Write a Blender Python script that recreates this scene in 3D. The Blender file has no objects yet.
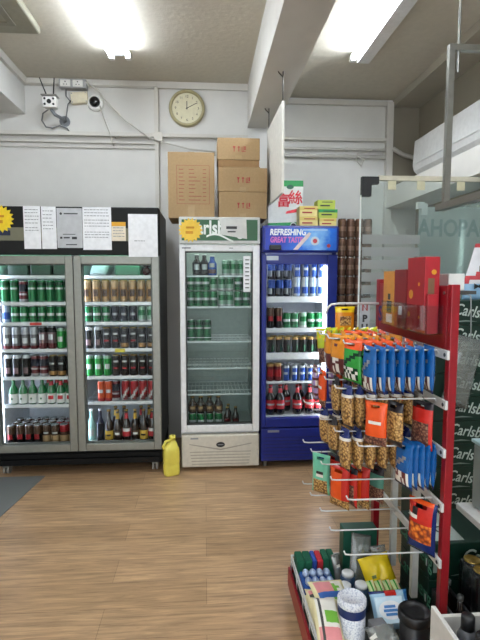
import bpy, bmesh, math, random
from mathutils import Vector, Matrix
random.seed(11)
R = math.radians
S = bpy.context.scene
COL = S.collection
PI = math.pi

# ------------------------------------------------------------------ camera
YAW, PIT, FPX, EYE = R(4.2), R(5.1), 480.0, 1.5
CF = Vector((math.sin(YAW)*math.cos(PIT), math.cos(YAW)*math.cos(PIT), -math.sin(PIT)))
CR = Vector((math.cos(YAW), -math.sin(YAW), 0))
CU = CR.cross(CF)
cd = bpy.data.cameras.new('camera'); cam = bpy.data.objects.new('camera', cd); COL.objects.link(cam)
cd.sensor_fit = 'HORIZONTAL'; cd.sensor_width = 36; cd.lens = 36*FPX/480; cd.clip_start = 0.02
mw = Matrix((CR, CU, -CF)).transposed().to_4x4(); mw.translation = (0, 0, EYE)
cam.matrix_world = mw
S.camera = cam

def ray(px, py): return CF + CR*((px-240)/FPX) + CU*((320-py)/FPX)
def at(px, py, Y):                      # point of the depth plane y = Y, as (x, z)
    d = ray(px, py); t = Y/d.y
    return d.x*t, EYE+d.z*t
def zat(py, Y, px=220): return at(px, py, Y)[1]
def xat(px, Y, py=320): return at(px, py, Y)[0]
def onz(px, py, Z):
    d = ray(px, py); t = (Z-EYE)/d.z
    return d.x*t, d.y*t

# ------------------------------------------------------------------ materials
def lin(h):
    h = h.lstrip('#'); o = []
    for i in (0, 2, 4):
        c = int(h[i:i+2], 16)/255
        o.append(c/12.92 if c <= .04045 else ((c+.055)/1.055)**2.4)
    return (*o, 1)
MATS = {}
def mat(name, h='#cccccc', rough=.5, metal=0, var=.06, scale=30, bump=0, emit=0, spec=.5, trans=0, alpha=1, coat=0):
    if name in MATS: return MATS[name]
    m = bpy.data.materials.new(name); m.use_nodes = True; MATS[name] = m
    nt = m.node_tree; b = nt.nodes['Principled BSDF']
    c = lin(h)
    b.inputs['Roughness'].default_value = rough; b.inputs['Metallic'].default_value = metal
    b.inputs['Specular IOR Level'].default_value = spec
    b.inputs['Transmission Weight'].default_value = trans; b.inputs['Alpha'].default_value = alpha
    b.inputs['Coat Weight'].default_value = coat
    if var or bump:
        tc = nt.nodes.new('ShaderNodeTexCoord'); n = nt.nodes.new('ShaderNodeTexNoise')
        n.inputs['Scale'].default_value = scale; n.inputs['Detail'].default_value = 3
        nt.links.new(tc.outputs['Object'], n.inputs['Vector'])
        cr = nt.nodes.new('ShaderNodeValToRGB')
        cr.color_ramp.elements[0].position = .3; cr.color_ramp.elements[1].position = .7
        cr.color_ramp.elements[0].color = tuple(x*(1-var) for x in c[:3])+(1,)
        cr.color_ramp.elements[1].color = tuple(min(1, x*(1+var)) for x in c[:3])+(1,)
        nt.links.new(n.outputs['Fac'], cr.inputs['Fac']); nt.links.new(cr.outputs['Color'], b.inputs['Base Color'])
        if bump:
            bp = nt.nodes.new('ShaderNodeBump'); bp.inputs['Strength'].default_value = bump; bp.inputs['Distance'].default_value = .01
            nt.links.new(n.outputs['Fac'], bp.inputs['Height']); nt.links.new(bp.outputs['Normal'], b.inputs['Normal'])
    else: b.inputs['Base Color'].default_value = c
    if emit:
        b.inputs['Emission Color'].default_value = c; b.inputs['Emission Strength'].default_value = emit
    return m
def pebbles(name, a, b_, c_, scale=90, rough=.5):        # nuts, crisps, printed food pictures
    if name in MATS: return MATS[name]
    m = bpy.data.materials.new(name); m.use_nodes = True; MATS[name] = m
    nt = m.node_tree; b = nt.nodes['Principled BSDF']; b.inputs['Roughness'].default_value = rough
    tc = nt.nodes.new('ShaderNodeTexCoord'); v = nt.nodes.new('ShaderNodeTexVoronoi'); v.inputs['Scale'].default_value = scale
    nt.links.new(tc.outputs['Object'], v.inputs['Vector'])
    cr = nt.nodes.new('ShaderNodeValToRGB'); e = cr.color_ramp.elements
    e[0].position = .1; e[0].color = lin(a); e[1].position = .75; e[1].color = lin(c_)
    k = e.new(.45); k.color = lin(b_)
    nt.links.new(v.outputs['Distance'], cr.inputs['Fac']); nt.links.new(cr.outputs['Color'], b.inputs['Base Color'])
    return m
def thin_glass(name, tint='#ffffff', refl=.08, haze=0, hazecol='#dfe6e4', rough=.02, mul=1.0):
    m = bpy.data.materials.new(name); m.use_nodes = True; MATS[name] = m
    nt = m.node_tree; nt.nodes.remove(nt.nodes['Principled BSDF']); out = nt.nodes['Material Output']
    t = nt.nodes.new('ShaderNodeBsdfTransparent'); t.inputs['Color'].default_value = lin(tint)
    g = nt.nodes.new('ShaderNodeBsdfGlossy'); g.inputs['Roughness'].default_value = rough
    lw = nt.nodes.new('ShaderNodeFresnel'); lw.inputs['IOR'].default_value = 1.45
    mu = nt.nodes.new('ShaderNodeMath'); mu.operation = 'MULTIPLY_ADD'; mu.inputs[1].default_value = mul; mu.inputs[2].default_value = max(0, refl-.04*mul)
    nt.links.new(lw.outputs['Fac'], mu.inputs[0])
    mx = nt.nodes.new('ShaderNodeMixShader'); nt.links.new(mu.outputs[0], mx.inputs['Fac'])
    base = t.outputs['BSDF']
    if haze:
        d = nt.nodes.new('ShaderNodeBsdfDiffuse'); d.inputs['Color'].default_value = lin(hazecol)
        tl = nt.nodes.new('ShaderNodeBsdfTranslucent'); tl.inputs['Color'].default_value = lin(hazecol)
        h0 = nt.nodes.new('ShaderNodeMixShader'); h0.inputs['Fac'].default_value = .4
        nt.links.new(d.outputs[0], h0.inputs[1]); nt.links.new(tl.outputs[0], h0.inputs[2])
        h = nt.nodes.new('ShaderNodeMixShader'); h.inputs['Fac'].default_value = haze
        nt.links.new(t.outputs[0], h.inputs[1]); nt.links.new(h0.outputs[0], h.inputs[2]); base = h.outputs[0]
    nt.links.new(base, mx.inputs[1]); nt.links.new(g.outputs['BSDF'], mx.inputs[2])
    nt.links.new(mx.outputs[0], out.inputs['Surface'])
    return m

# ------------------------------------------------------------------ mesh builder
class MB:
    def __init__(s): s.v = []; s.f = []; s.m = []; s.s = []; s.M = Matrix.Identity(4)
    def add(s, vs, fs, m=0, smooth=False):
        k = len(s.v); s.v += [tuple(s.M @ Vector(p)) for p in vs]
        for i, f in enumerate(fs):
            s.f.append([k+j for j in f]); s.m.append(m[i] if isinstance(m, list) else m); s.s.append(smooth)
        return s
    def box(s, x0, x1, y0, y1, z0, z1, m=0, bev=0):
        if bev:
            bm = bmesh.new(); bmesh.ops.create_cube(bm, size=1)
            for v in bm.verts: v.co = ((x0+x1)/2+v.co.x*(x1-x0), (y0+y1)/2+v.co.y*(y1-y0), (z0+z1)/2+v.co.z*(z1-z0))
            bmesh.ops.bevel(bm, geom=list(bm.edges), offset=bev, segments=2, affect='EDGES', profile=.5)
            bm.verts.index_update()
            s.add([v.co.copy() for v in bm.verts], [[v.index for v in f.verts] for f in bm.faces], m, False); bm.free(); return s
        return s.add([(x0,y0,z0),(x1,y0,z0),(x1,y1,z0),(x0,y1,z0),(x0,y0,z1),(x1,y0,z1),(x1,y1,z1),(x0,y1,z1)],
                     [(0,3,2,1),(4,5,6,7),(0,1,5,4),(1,2,6,5),(2,3,7,6),(3,0,4,7)], m)
    def lathe(s, prof, c=(0,0,0), n=14, m=0, mf=None, cap=True, smooth=True):     # prof: [(r, z)] about z
        vs = []; fs = []; ms = []
        for r, z in prof:
            for k in range(n):
                a = 2*PI*(k+.5)/n; vs.append((c[0]+r*math.cos(a), c[1]+r*math.sin(a), c[2]+z))
        for i in range(len(prof)-1):
            for k in range(n):
                j = (k+1) % n; fs.append((i*n+k, i*n+j, (i+1)*n+j, (i+1)*n+k))
                if mf:
                    ang = (2*PI*(k+1)/n+PI/2+PI) % (2*PI)-PI       # 0 = facing -y
                    ms.append(mf((prof[i][1]+prof[i+1][1])/2, ang))
                else: ms.append(m)
        if cap:
            fs.append(tuple(range(n))[::-1]); ms.append(ms[0]); fs.append(tuple(range((len(prof)-1)*n, len(prof)*n))); ms.append(ms[-2])
        return s.add(vs, fs, ms, smooth)
    def cyl(s, p, q, r, n=10, m=0, r2=None, cap=True):
        p, q = Vector(p), Vector(q); d = (q-p)
        if d.length < 1e-6: return s
        d.normalize(); a = d.orthogonal().normalized(); b = d.cross(a); r2 = r if r2 is None else r2
        vs = [p+a*(r*math.cos(2*PI*k/n))+b*(r*math.sin(2*PI*k/n)) for k in range(n)]+[q+a*(r2*math.cos(2*PI*k/n))+b*(r2*math.sin(2*PI*k/n)) for k in range(n)]
        fs = [(k, (k+1) % n, n+(k+1) % n, n+k) for k in range(n)]
        s.add(vs, fs, m, True)
        if cap: s.add(vs, [tuple(range(n))[::-1], tuple(range(n, 2*n))], m, False)
        return s
    def tube(s, pts, r, n=6, m=0):
        P = [Vector(p) for p in pts]; vs = []; fs = []
        a = None
        for i, p in enumerate(P):
            d = (P[min(i+1, len(P)-1)]-P[max(i-1, 0)]).normalized()
            if a is None: a = d.orthogonal().normalized()
            a = (a-d*a.dot(d)); a = a.normalized() if a.length > 1e-6 else d.orthogonal().normalized()
            b = d.cross(a)
            vs += [p+a*(r*math.cos(2*PI*k/n))+b*(r*math.sin(2*PI*k/n)) for k in range(n)]
        for i in range(len(P)-1):
            for k in range(n): fs.append((i*n+k, i*n+(k+1) % n, (i+1)*n+(k+1) % n, (i+1)*n+k))
        fs.append(tuple(range(n))[::-1]); fs.append(tuple(range((len(P)-1)*n, len(P)*n)))
        return s.add(vs, fs, m, True)
    def prism(s, outline, y0, y1, m=0):       # outline in (x, z), extruded along y
        n = len(outline); vs = [(x, y0, z) for x, z in outline]+[(x, y1, z) for x, z in outline]
        fs = [tuple(range(n)), tuple(range(n, 2*n))[::-1]]+[(k, n+k, n+(k+1) % n, (k+1) % n) for k in range(n)]
        return s.add(vs, fs, m)
    def xprism(s, outline, x0, x1, m=0):      # outline in (y, z), extruded along x
        n = len(outline); vs = [(x0, y, z) for y, z in outline]+[(x1, y, z) for y, z in outline]
        fs = [tuple(range(n)), tuple(range(n, 2*n))[::-1]]+[(k, n+k, n+(k+1) % n, (k+1) % n) for k in range(n)]
        return s.add(vs, fs, m)
    def ball(s, c, rx, ry, rz, nu=10, nv=7, m=0):
        prof = [(max(.001, math.sin(PI*i/nv)), -math.cos(PI*i/nv)) for i in range(nv+1)]
        vs = []; fs = []
        for r, z in prof:
            for k in range(nu): vs.append((c[0]+rx*r*math.cos(2*PI*k/nu), c[1]+ry*r*math.sin(2*PI*k/nu), c[2]+rz*z))
        for i in range(nv):
            for k in range(nu): fs.append((i*nu+k, i*nu+(k+1) % nu, (i+1)*nu+(k+1) % nu, (i+1)*nu+k))
        return s.add(vs, fs, m, True)
    def pillow(s, w, h, t, mf=None, nu=8, nv=12, seal=.055, hole=False, crinkle=.0, z0=None, pw=2.2):
        # packet: x width, z height (top at 0 unless z0), y thickness; seals flat at both ends
        top = 0 if z0 is None else z0+h
        rnd = random.Random(int(w*1e4+h*7e3)+nu)
        vs = []; fs = []; ms = []
        for side in (-1, 1):
            for j in range(nv+1):
                v = j/nv; vv = min(1, max(0, (v-seal)/(1-2*seal)))
                th = math.sin(PI*vv)**.27 if 0 < vv < 1 else 0
                pinch = 1-.06*th
                for i in range(nu+1):
                    u = -1+2*i/nu
                    d = t/2*th*(1-abs(u)**pw)
                    d *= 1+crinkle*(rnd.random()-.5)*2
                    vs.append((u*w/2*pinch, side*(d+.0004), top-h*v))
        N = (nu+1)*(nv+1)
        for sd in (0, 1):
            for j in range(nv):
                for i in range(nu):
                    if hole and j == 1 and i in (nu//2-2, nu//2-1, nu//2, nu//2+1): continue
                    a = sd*N+j*(nu+1)+i; q = (a, a+1, a+nu+2, a+nu+1)
                    fs.append(q if sd else q[::-1])
                    ms.append(mf(-1+2*(i+.5)/nu, (j+.5)/nv, sd) if mf else 0)
        for j in range(nv):
            for i in (0, nu):
                a = j*(nu+1)+i; fs.append((a, a+nu+1, N+a+nu+1, N+a)); ms.append(mf(1, (j+.5)/nv, 0) if mf else 0)
        for j in (0, nv):
            for i in range(nu):
                a = j*(nu+1)+i; fs.append((a, a+1, N+a+1, N+a)); ms.append(mf(0, (j+.01)/nv*.98, 0) if mf else 0)
        return s.add(vs, fs, ms, True)
    def build(s, name, mats, parent=None, loc=(0,0,0), rz=0, rot=None):
        me = bpy.data.meshes.new(name); me.from_pydata(s.v, [], s.f)
        if not isinstance(mats, (list, tuple)): mats = [mats]
        for m in mats: me.materials.append(m)
        for i, p in enumerate(me.polygons): p.material_index = s.m[i]; p.use_smooth = s.s[i]
        bm = bmesh.new(); bm.from_mesh(me); bmesh.ops.recalc_face_normals(bm, faces=bm.faces); bm.to_mesh(me); bm.free()
        o = bpy.data.objects.new(name, me); COL.objects.link(o)
        o.location = loc; o.rotation_euler = rot if rot else (0, 0, rz)
        if parent: o.parent = parent
        return o
def tag(o, label, cat, group=None):
    o['label'] = label; o['category'] = cat
    if group: o['group'] = group
    return o
def struct(o): o['kind'] = 'structure'; return o
def thing(name, label, cat, loc=(0,0,0), rz=0, group=None, rot=None):
    o = bpy.data.objects.new(name, None); COL.objects.link(o); o.empty_display_size = .05
    o.location = loc; o.rotation_euler = rot if rot else (0, 0, rz)
    return tag(o, label, cat, group)
KIDS = {}
def copy_thing(src, loc, label, group, rz=None, cat=None):
    r = src.copy(); COL.objects.link(r); r.location = loc; r['label'] = label; r['group'] = group
    if rz is not None: r.rotation_euler = (0, 0, rz)
    for ch in KIDS.get(src.name, ()):
        c = ch.copy(); COL.objects.link(c); c.parent = r
    return r
def text(s, size, name, m, parent, loc, rot=(PI/2, 0, 0), ext=.0008, sx=1, align='CENTER', shear=0, bold=0, mirror=False):
    cu = bpy.data.curves.new('t', 'FONT'); cu.body = s; cu.size = size; cu.extrude = ext; cu.align_x = align; cu.align_y = 'CENTER'
    cu.resolution_u = 3; cu.shear = shear; cu.offset = bold
    o = bpy.data.objects.new('t', cu); COL.objects.link(o)
    dg = bpy.context.evaluated_depsgraph_get(); dg.update()
    me = bpy.data.meshes.new_from_object(o.evaluated_get(dg)); bpy.data.objects.remove(o); bpy.data.curves.remove(cu)
    me.name = name; me.materials.clear(); me.materials.append(m)
    for v in me.vertices: v.co.x *= sx*(-1 if mirror else 1)
    q = bpy.data.objects.new(name, me); COL.objects.link(q); q.location = loc; q.rotation_euler = rot; q.parent = parent
    return q
ORD = ['first', 'second', 'third', 'fourth', 'fifth', 'sixth', 'seventh', 'eighth', 'ninth', 'tenth', 'eleventh', 'twelfth']
FACE_L = (PI/2, 0, -PI/2)          # lettering on a face that looks towards -x

# ------------------------------------------------------------------ common materials
WHITE = mat('white_plastic', '#e9e8e3', .35)
WHITE_M = mat('white_enamel', '#e4e6e6', .3)
BLACK = mat('black_plastic', '#17181a', .4)
CHAR = mat('charcoal_panel', '#1d1e1d', .6, spec=.2)
DGREY = mat('dark_grey_sheet', '#3b3d3b', .45)
ALU = mat('brushed_aluminium', '#9a9b93', .38, .75, scale=80)
STEEL = mat('steel', '#8d8d88', .35, .9)
CHROME = mat('chrome', '#c9cac8', .18, .95)
PAPER = mat('paper', '#eceef0', .8)
PAPER_G = mat('grey_paper', '#b9bcbe', .8)
INK = mat('ink', '#3a3b3d', .8)
INKL = mat('light_ink', '#8c8f92', .8)
RED = mat('red_paint', '#8c0f1c', .35)
GLASS = thin_glass('fridge_glass', '#fafcfb', .008, mul=.22)
GLASS_DIM = thin_glass('reflecting_glass', '#f2f7f5', .012, mul=.3)
RUBBER = mat('rubber', '#26272a', .7)
CARDB = mat('cardboard', '#a0855f', .8, scale=60, bump=.05)
CARDD = mat('cardboard_edge', '#94754f', .85)
TAPE = mat('parcel_tape', '#a58a5e', .3)
REDINK = mat('red_print', '#a03a38', .8)
YEL = mat('yellow_card', '#f0d021', .6)

# ------------------------------------------------------------------ room
YB = 4.42; XL = -2.3; XR = 1.97; YN = -2.6; ZC = 3.2
def plank_material():
    m = bpy.data.materials.new('oak_planks'); m.use_nodes = True; nt = m.node_tree; b = nt.nodes['Principled BSDF']
    tc = nt.nodes.new('ShaderNodeTexCoord')
    br = nt.nodes.new('ShaderNodeTexBrick'); br.offset = .37; br.offset_frequency = 2
    br.inputs['Scale'].default_value = 1; br.inputs['Brick Width'].default_value = 1.25; br.inputs['Row Height'].default_value = .19
    br.inputs['Mortar Size'].default_value = .0011; br.inputs['Mortar Smooth'].default_value = .2
    br.inputs['Color1'].default_value = lin('#bb9b78'); br.inputs['Color2'].default_value = lin('#a98a68'); br.inputs['Mortar'].default_value = lin('#80654a')
    nt.links.new(tc.outputs['Object'], br.inputs['Vector'])
    mp = nt.nodes.new('ShaderNodeMapping'); mp.inputs['Scale'].default_value = (1.6, 22, 1)
    nt.links.new(tc.outputs['Object'], mp.inputs['Vector'])
    n = nt.nodes.new('ShaderNodeTexNoise'); n.inputs['Scale'].default_value = 2.2; n.inputs['Detail'].default_value = 8; n.inputs['Roughness'].default_value = .68; n.inputs['Distortion'].default_value = .6
    nt.links.new(mp.outputs[0], n.inputs['Vector'])
    cr = nt.nodes.new('ShaderNodeValToRGB'); e = cr.color_ramp.elements
    e[0].position = .34; e[0].color = (.5, .46, .42, 1); e[1].position = .66; e[1].color = (1.28, 1.24, 1.18, 1)
    nt.links.new(n.outputs['Fac'], cr.inputs['Fac'])
    mx = nt.nodes.new('ShaderNodeMix'); mx.data_type = 'RGBA'; mx.blend_type = 'MULTIPLY'; mx.inputs['Factor'].default_value = .85
    nt.links.new(br.outputs['Color'], mx.inputs[6]); nt.links.new(cr.outputs['Color'], mx.inputs[7])
    nt.links.new(mx.outputs[2], b.inputs['Base Color'])
    mr = nt.nodes.new('ShaderNodeMapRange'); mr.inputs['To Min'].default_value = .24; mr.inputs['To Max'].default_value = .42
    nt.links.new(n.outputs['Fac'], mr.inputs['Value']); nt.links.new(mr.outputs[0], b.inputs['Roughness'])
    bp = nt.nodes.new('ShaderNodeBump'); bp.inputs['Strength'].default_value = .12; bp.inputs['Distance'].default_value = .004
    nt.links.new(n.outputs['Fac'], bp.inputs['Height']); nt.links.new(bp.outputs[0], b.inputs['Normal'])
    return m
WALL = mat('wall_paint', '#d4d3ce', .75, var=.03, scale=6, bump=.03)
CEIL = mat('ceiling_paint', '#c3bdae', .85, var=.04, scale=25, bump=.25)
TRIMM = mat('trim_paint', '#cdcac2', .6, var=.03, scale=8)
struct(MB().box(XL-.1, XR+1.4, YN, YB+.1, -.1, 0).build('floor', plank_material()))
ZC2 = ZC-.095
struct(MB().box(XL-.1, .62, YN, YB+.1, ZC, ZC+.12).build('ceiling', CEIL))
struct(MB().box(.62, XR+1.4, YN, YB+.1, ZC2, ZC+.12).build('ceiling', CEIL))
struct(MB().box(XL-.1, XR+1.4, YB, YB+.1, 0, ZC).build('wall_back', WALL))
struct(MB().box(XL-.1, XL, YN, YB, 0, ZC).build('wall_left', WALL))
# right wall: solid above the window head, window below
w = MB(); w.box(XR, XR+.1, YN, YB, 2.1, ZC); w.box(XR, XR+.1, YN, YB, 0, .8); w.box(XR, XR+.1, 4.15, YB, .8, 2.1); w.box(XR, XR+.1, YN, 1.5, .8, 2.1)
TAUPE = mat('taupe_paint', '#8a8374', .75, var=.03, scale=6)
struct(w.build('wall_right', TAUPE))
struct(MB().box(XR+1.25, XR+1.35, YN, YB, 0, ZC).build('wall_corridor', mat('corridor_paint', '#c3cac5', .8)))
# left beam, main ceiling beam, right beam, soffit
lbx = at(25, 100, YB)[0]; lbz = at(25, 114, YB)[1]
struct(MB().box(XL, lbx, YN, YB, lbz, ZC).build('trim_1', WALL))
b0 = at(247.5, 128, YB); b1 = at(266, 134, YB)
t = MB(); t.box(b0[0], b1[0], YN, YB, b0[1], ZC2); t.box(b0[0], .62, YN, YB, ZC2, ZC); t.box(b1[0], b1[0]+.1, YN, YB, b0[1]+.035, ZC2)
struct(t.build('trim_2', TRIMM))
rb = at(393, 100, YB); rb2z = at(405, 108, YB)[1]
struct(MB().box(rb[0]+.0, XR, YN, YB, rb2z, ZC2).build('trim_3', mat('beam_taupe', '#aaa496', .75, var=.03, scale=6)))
sx, sz = at(384, 212, YB)
struct(MB().box(sx, XR, 1.9, YB, 2.128, 2.3).build('trim_4', TRIMM))
# cornices and ledges on the back wall
t = MB()
t.box(lbx, b0[0], YB-.03, YB, ZC-.055, ZC); t.box(lbx-.0, lbx+.03, YN, YB-.03, ZC-.06, ZC)
t.box(lbx+.0, at(157, 82, YB)[0], YB-.045, YB-.03, ZC-.05, ZC-.02)
struct(t.build('trim_5', TRIMM))
t = MB(); px0 = at(155, 140, YB)[0]; zl = zat(135, YB, 100)
t.box(XL, px0, YB-.055, YB, zl-.02, zl+.012); t.box(XL, px0, YB-.03, YB, zl-.075, zl-.055); t.box(XL, px0, YB-.02, YB, zl-.115, zl-.1)
struct(t.build('trim_6', TRIMM))
t = MB(); t.box(px0, px0+.035, YB-.04, YB, 0, ZC-.055); t.box(px0-.005, px0+.07, YB-.06, YB, zl-.05, zl+.02)
struct(t.build('trim_7', TRIMM))
t = MB(); zl2 = zat(140, YB, 330)
t.box(px0+.035, b0[0], YB-.05, YB, zl-.015, zl+.012)
t.box(b1[0]+.11, sx+.04, YB-.045, YB, zl2-.015, zl2+.012); t.box(b1[0]+.11, sx+.02, YB-.04, YB, zl2+.3, zl2+.335)
prx = at(388, 140, YB)[0]; t.box(prx-.03, prx+.03, YB-.05, YB, 0, zl2+.33)
struct(t.build('trim_8', TRIMM))
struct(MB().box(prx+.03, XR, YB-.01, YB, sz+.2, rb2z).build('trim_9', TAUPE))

# ------------------------------------------------------------------ ceiling lights
TUBE = mat('lit_tube', '#eaf3ff', .4, emit=22, var=0)
TUBE_HI = mat('lit_tube_high_output', '#eaf3ff', .4, emit=52, var=0)
LBODY = mat('lamp_housing', '#d9dad8', .4)
def ceiling_light(label, x, y0, y1, dx=0, zc=ZC, single=False):
    root = thing('ceiling_light', label, 'light', (x, y0, zc), math.atan2(-dx, y1-y0), 'fluorescent ceiling lights')
    L = y1-y0
    MB().box(-.045, .045, 0, L, -.05, 0, bev=.006).build('housing', LBODY, root)
    if single: MB().box(-.03, .06, 0, L, -.085, -.05, bev=.004).build('housing_lip', LBODY, root)
    for k, s in enumerate((-1,) if single else (-1, 1)):
        xx = s*.062
        MB().cyl((xx, .03, -.055), (xx, L-.03, -.055), .014 if single else .017, 12).build('tube', TUBE_HI if single else TUBE, root)
        for e in (0, L):
            MB().box(xx-.019, xx+.019, e-.014 if e == 0 else e-.03, e+.03 if e == 0 else e+.014, -.077, -.03, bev=.004).build('lamp_holder', LBODY, root)
    return root
ceiling_light('twin tube fluorescent light on the ceiling left of the big beam', -.70, 2.55, 3.82, .08)
ceiling_light('single tube fluorescent light on the ceiling right of the big beam', onz(352.5, 59, ZC2-.055)[0]+.062, onz(352.5, 59, ZC2-.055)[1]-1.24, onz(352.5, 59, ZC2-.055)[1], 0, ZC2, True)
ceiling_light('added unseen twin tube fluorescent light overhead behind the camera, left row', -.8, .1, 1.32, 0)  # unseen lamp, added to light the room from behind the camera
ceiling_light('added unseen twin tube fluorescent light over the corridor beyond the frosted window', 2.6, 2.2, 3.4, 0, ZC2)  # unseen lamp, added to brighten the dark corridor behind the glass
ceiling_light('added unseen twin tube fluorescent light overhead behind the camera, right row', 1.0, .1, 1.32, 0, ZC2)  # unseen lamp, added for more front light on the right side
ceiling_light('added unseen twin tube fluorescent light nearest the shop front, left row', -.8, -2.1, -.9, 0)  # out of view, added as further fill from the front end
ceiling_light('added unseen fluorescent tube light nearest the shop front, right row', 1.12, -2.1, -.9, 0, ZC2, True)  # out of view too, added to light the right side from the front

# ------------------------------------------------------------------ ceiling cassette (top left)
cx, cy = onz(41, 35, ZC-.05)
r_ = thing('ceiling_cassette', 'grey ceiling air conditioner cassette at the top left corner', 'air conditioner', (cx, cy, ZC))
CASS = mat('cassette_plastic', '#8d8a78', .5)
MB().box(-.86, 0, -.86, 0, -.05, 0, bev=.012).build('panel', CASS, r_)
t = MB(); t.box(-.74, -.12, -.74, -.7, -.056, -.05); t.box(-.74, -.12, -.16, -.12, -.056, -.05); t.box(-.74, -.7, -.7, -.16, -.056, -.05); t.box(-.16, -.12, -.7, -.16, -.056, -.05)
t.build('inner_frame', mat('cassette_inner', '#7b7868', .5), r_)
t = MB(); t.box(-.6, -.26, -.6, -.26, -.054, -.05)
for k in range(9): t.box(-.6, -.26, -.59+k*.037, -.575+k*.037, -.062, -.054)
t.build('grille', mat('cassette_grille', '#2c2d2b', .6), r_)

# ------------------------------------------------------------------ wall clock
c = at(187, 109, YB)
r_ = thing('wall_clock', 'round cream wall clock above the brown cartons', 'clock', (c[0], YB, c[1]))
def ydisc(mb, r0, y0, y1, m=0, n=40): mb.cyl((0, y0, 0), (0, y1, 0), r0, n, m); return mb
t = MB(); n = 40
for (ra, ya), (rb_, yb) in zip([(.158, 0), (.158, -.03), (.15, -.045), (.136, -.045), (.13, -.028)], [(.158, -.03), (.15, -.045), (.136, -.045), (.13, -.028), (.13, -.02)]):
    vs = [(ra*math.cos(2*PI*k/n), ya, ra*math.sin(2*PI*k/n)) for k in range(n)]+[(rb_*math.cos(2*PI*k/n), yb, rb_*math.sin(2*PI*k/n)) for k in range(n)]
    t.add(vs, [(k, (k+1) % n, n+(k+1) % n, n+k) for k in range(n)], 0, True)
t.build('rim', mat('clock_rim', '#a89f78', .35, .3), r_)
ydisc(MB(), .131, 0, -.02).build('dial', mat('clock_dial', '#d8d3b4', .6), r_)
NUM = mat('clock_ink', '#4b4534', .6)
for h in range(1, 13):
    a = PI/2-h*PI/6
    text(str(h), .03, 'numeral', NUM, r_, (.1*math.cos(a), -.0205, .1*math.sin(a)))
for nm, ang, L, wd in (('hour_hand', 0, .06, .006), ('minute_hand', 62, .09, .0045)):
    o = MB().box(-wd/2, wd/2, -.0245, -.022, -.012, L).build(nm, INK, r_); o.rotation_euler = (0, R(ang), 0)
MB().cyl((0, -.027, 0), (0, -.02, 0), .006, 12).build('hub', INK, r_)

# ------------------------------------------------------------------ things on the upper left of the back wall
YW = YB-.001
c = at(50.5, 103, YW-.16)
r_ = thing('security_camera', 'white outdoor security camera with two black aerials on the wall', 'camera', (c[0], YW, c[1]))
MB().box(-.055, .055, -.2, -.12, -.045, .045, bev=.012).build('housing', WHITE, r_)
t = MB(); t.box(-.064, .064, -.215, -.115, .046, .056, bev=.004); t.build('sun_hood', mat('grey_hood', '#8c8a84', .5), r_)
t = MB()
for (x, z, r0) in ((0, 0, .018), (-.035, .022, .009), (.035, .022, .009), (-.035, -.022, .009), (.035, -.022, .009)): t.cyl((x, -.206, z), (x, -.2, z), r0, 12)
t.build('lens', BLACK, r_)
for x0, x1 in ((-.03, -.09), (.022, .03)):
    MB().cyl((x0, -.15, .057), (x1, -.14, .21), .006, 8, r2=.004).build('aerial', BLACK, r_)
t = MB(); t.tube([(0, -.15, -.046), (.03, -.15, -.09), (.07, -.08, -.1), (.07, 0, -.1)], .014, 8); t.cyl((.07, -.012, -.1), (.07, 0, -.1), .045, 16); t.build('bracket', mat('grey_metal', '#7e8286', .4, .4), r_)
MB().tube([(-.03, -.13, -.045), (-.09, -.08, -.06), (-.11, -.05, -.11), (-.08, -.04, -.16), (-.03, -.03, -.165), (.03, -.02, -.14), (.09, -.015, -.16), (.11, -.012, -.19)], .006, 6).build('cable', mat('grey_cable', '#6f7072', .5), r_)
c = at(72.5, 83.5, YW-.07)
r_ = thing('power_strip', 'grey double socket unit on the wall beside the camera', 'socket', (c[0], YW, c[1]))
MB().box(-.115, .115, -.075, 0, -.036, .036, bev=.005).build('case', mat('socket_grey', '#a8a9a8', .5), r_)
for x in (-.058, .045):
    o = MB().box(x-.042, x+.042, -.083, -.075, -.028, .028, bev=.003).build('socket_plate', WHITE, r_)
    t = MB(); t.box(x-.004, x+.004, -.084, -.083, .006, .016); t.box(x-.016, x-.008, -.084, -.083, -.014, -.008); t.box(x+.008, x+.016, -.084, -.083, -.014, -.008); t.build('socket_holes', INK, o)
c = at(79, 97.5, YW-.04)
r_ = thing('junction_box', 'cream junction box on the wall under the socket unit', 'box', (c[0], YW, c[1]), rot=(0, R(-5), 0))
MB().box(-.07, .07, -.045, 0, -.048, .048, bev=.006).build('case', mat('cream_plastic', '#d9d0b4', .5), r_)
t = MB()
for x in (-.058, .058):
    for z in (-.036, .036): t.cyl((x, -.047, z), (x, -.045, z), .005, 8)
t.build('screw', INKL, r_)
c = at(94.5, 101.5, YW-.05)
r_ = thing('dome_camera', 'round white dome camera with black centre on the wall', 'camera', (c[0], YW, c[1]))
t = MB(); t.M = Matrix.Rotation(PI/2, 4, 'X'); t.lathe([(.07, 0), (.07, .02), (.062, .035), (.046, .04)], n=24); t.build('base', WHITE, r_)
t = MB(); t.M = Matrix.Rotation(PI/2, 4, 'X'); t.lathe([(.046, .04), (.043, .055), (.03, .068), (.012, .074)], n=20); t.build('dome', mat('dome_black', '#101113', .12), r_)
CAB = mat('white_cable', '#c2bfb6', .5)
def wall_path(pts, off=.012):
    q = [(at(x, y, YB-off)[0], YB-off, at(x, y, YB-off)[1]) for x, y in pts]
    return [(q[0][0], YB-.004, q[0][2])]+q+[(q[-1][0], YB-.004, q[-1][2]-.01)]
tag(MB().tube(wall_path([(86, 82), (98, 90), (107, 102), (125, 120), (150, 138), (170, 144), (190, 149), (215, 152)], .075), .007).build('cable', CAB), 'long white cable sagging along the wall from the socket unit to the cartons', 'cable')
tag(MB().tube(wall_path([(100, 106), (105, 120), (110, 133), (112, 142)], .07), .006).build('cable', CAB), 'short white cable hanging down from the dome camera', 'cable')
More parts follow.
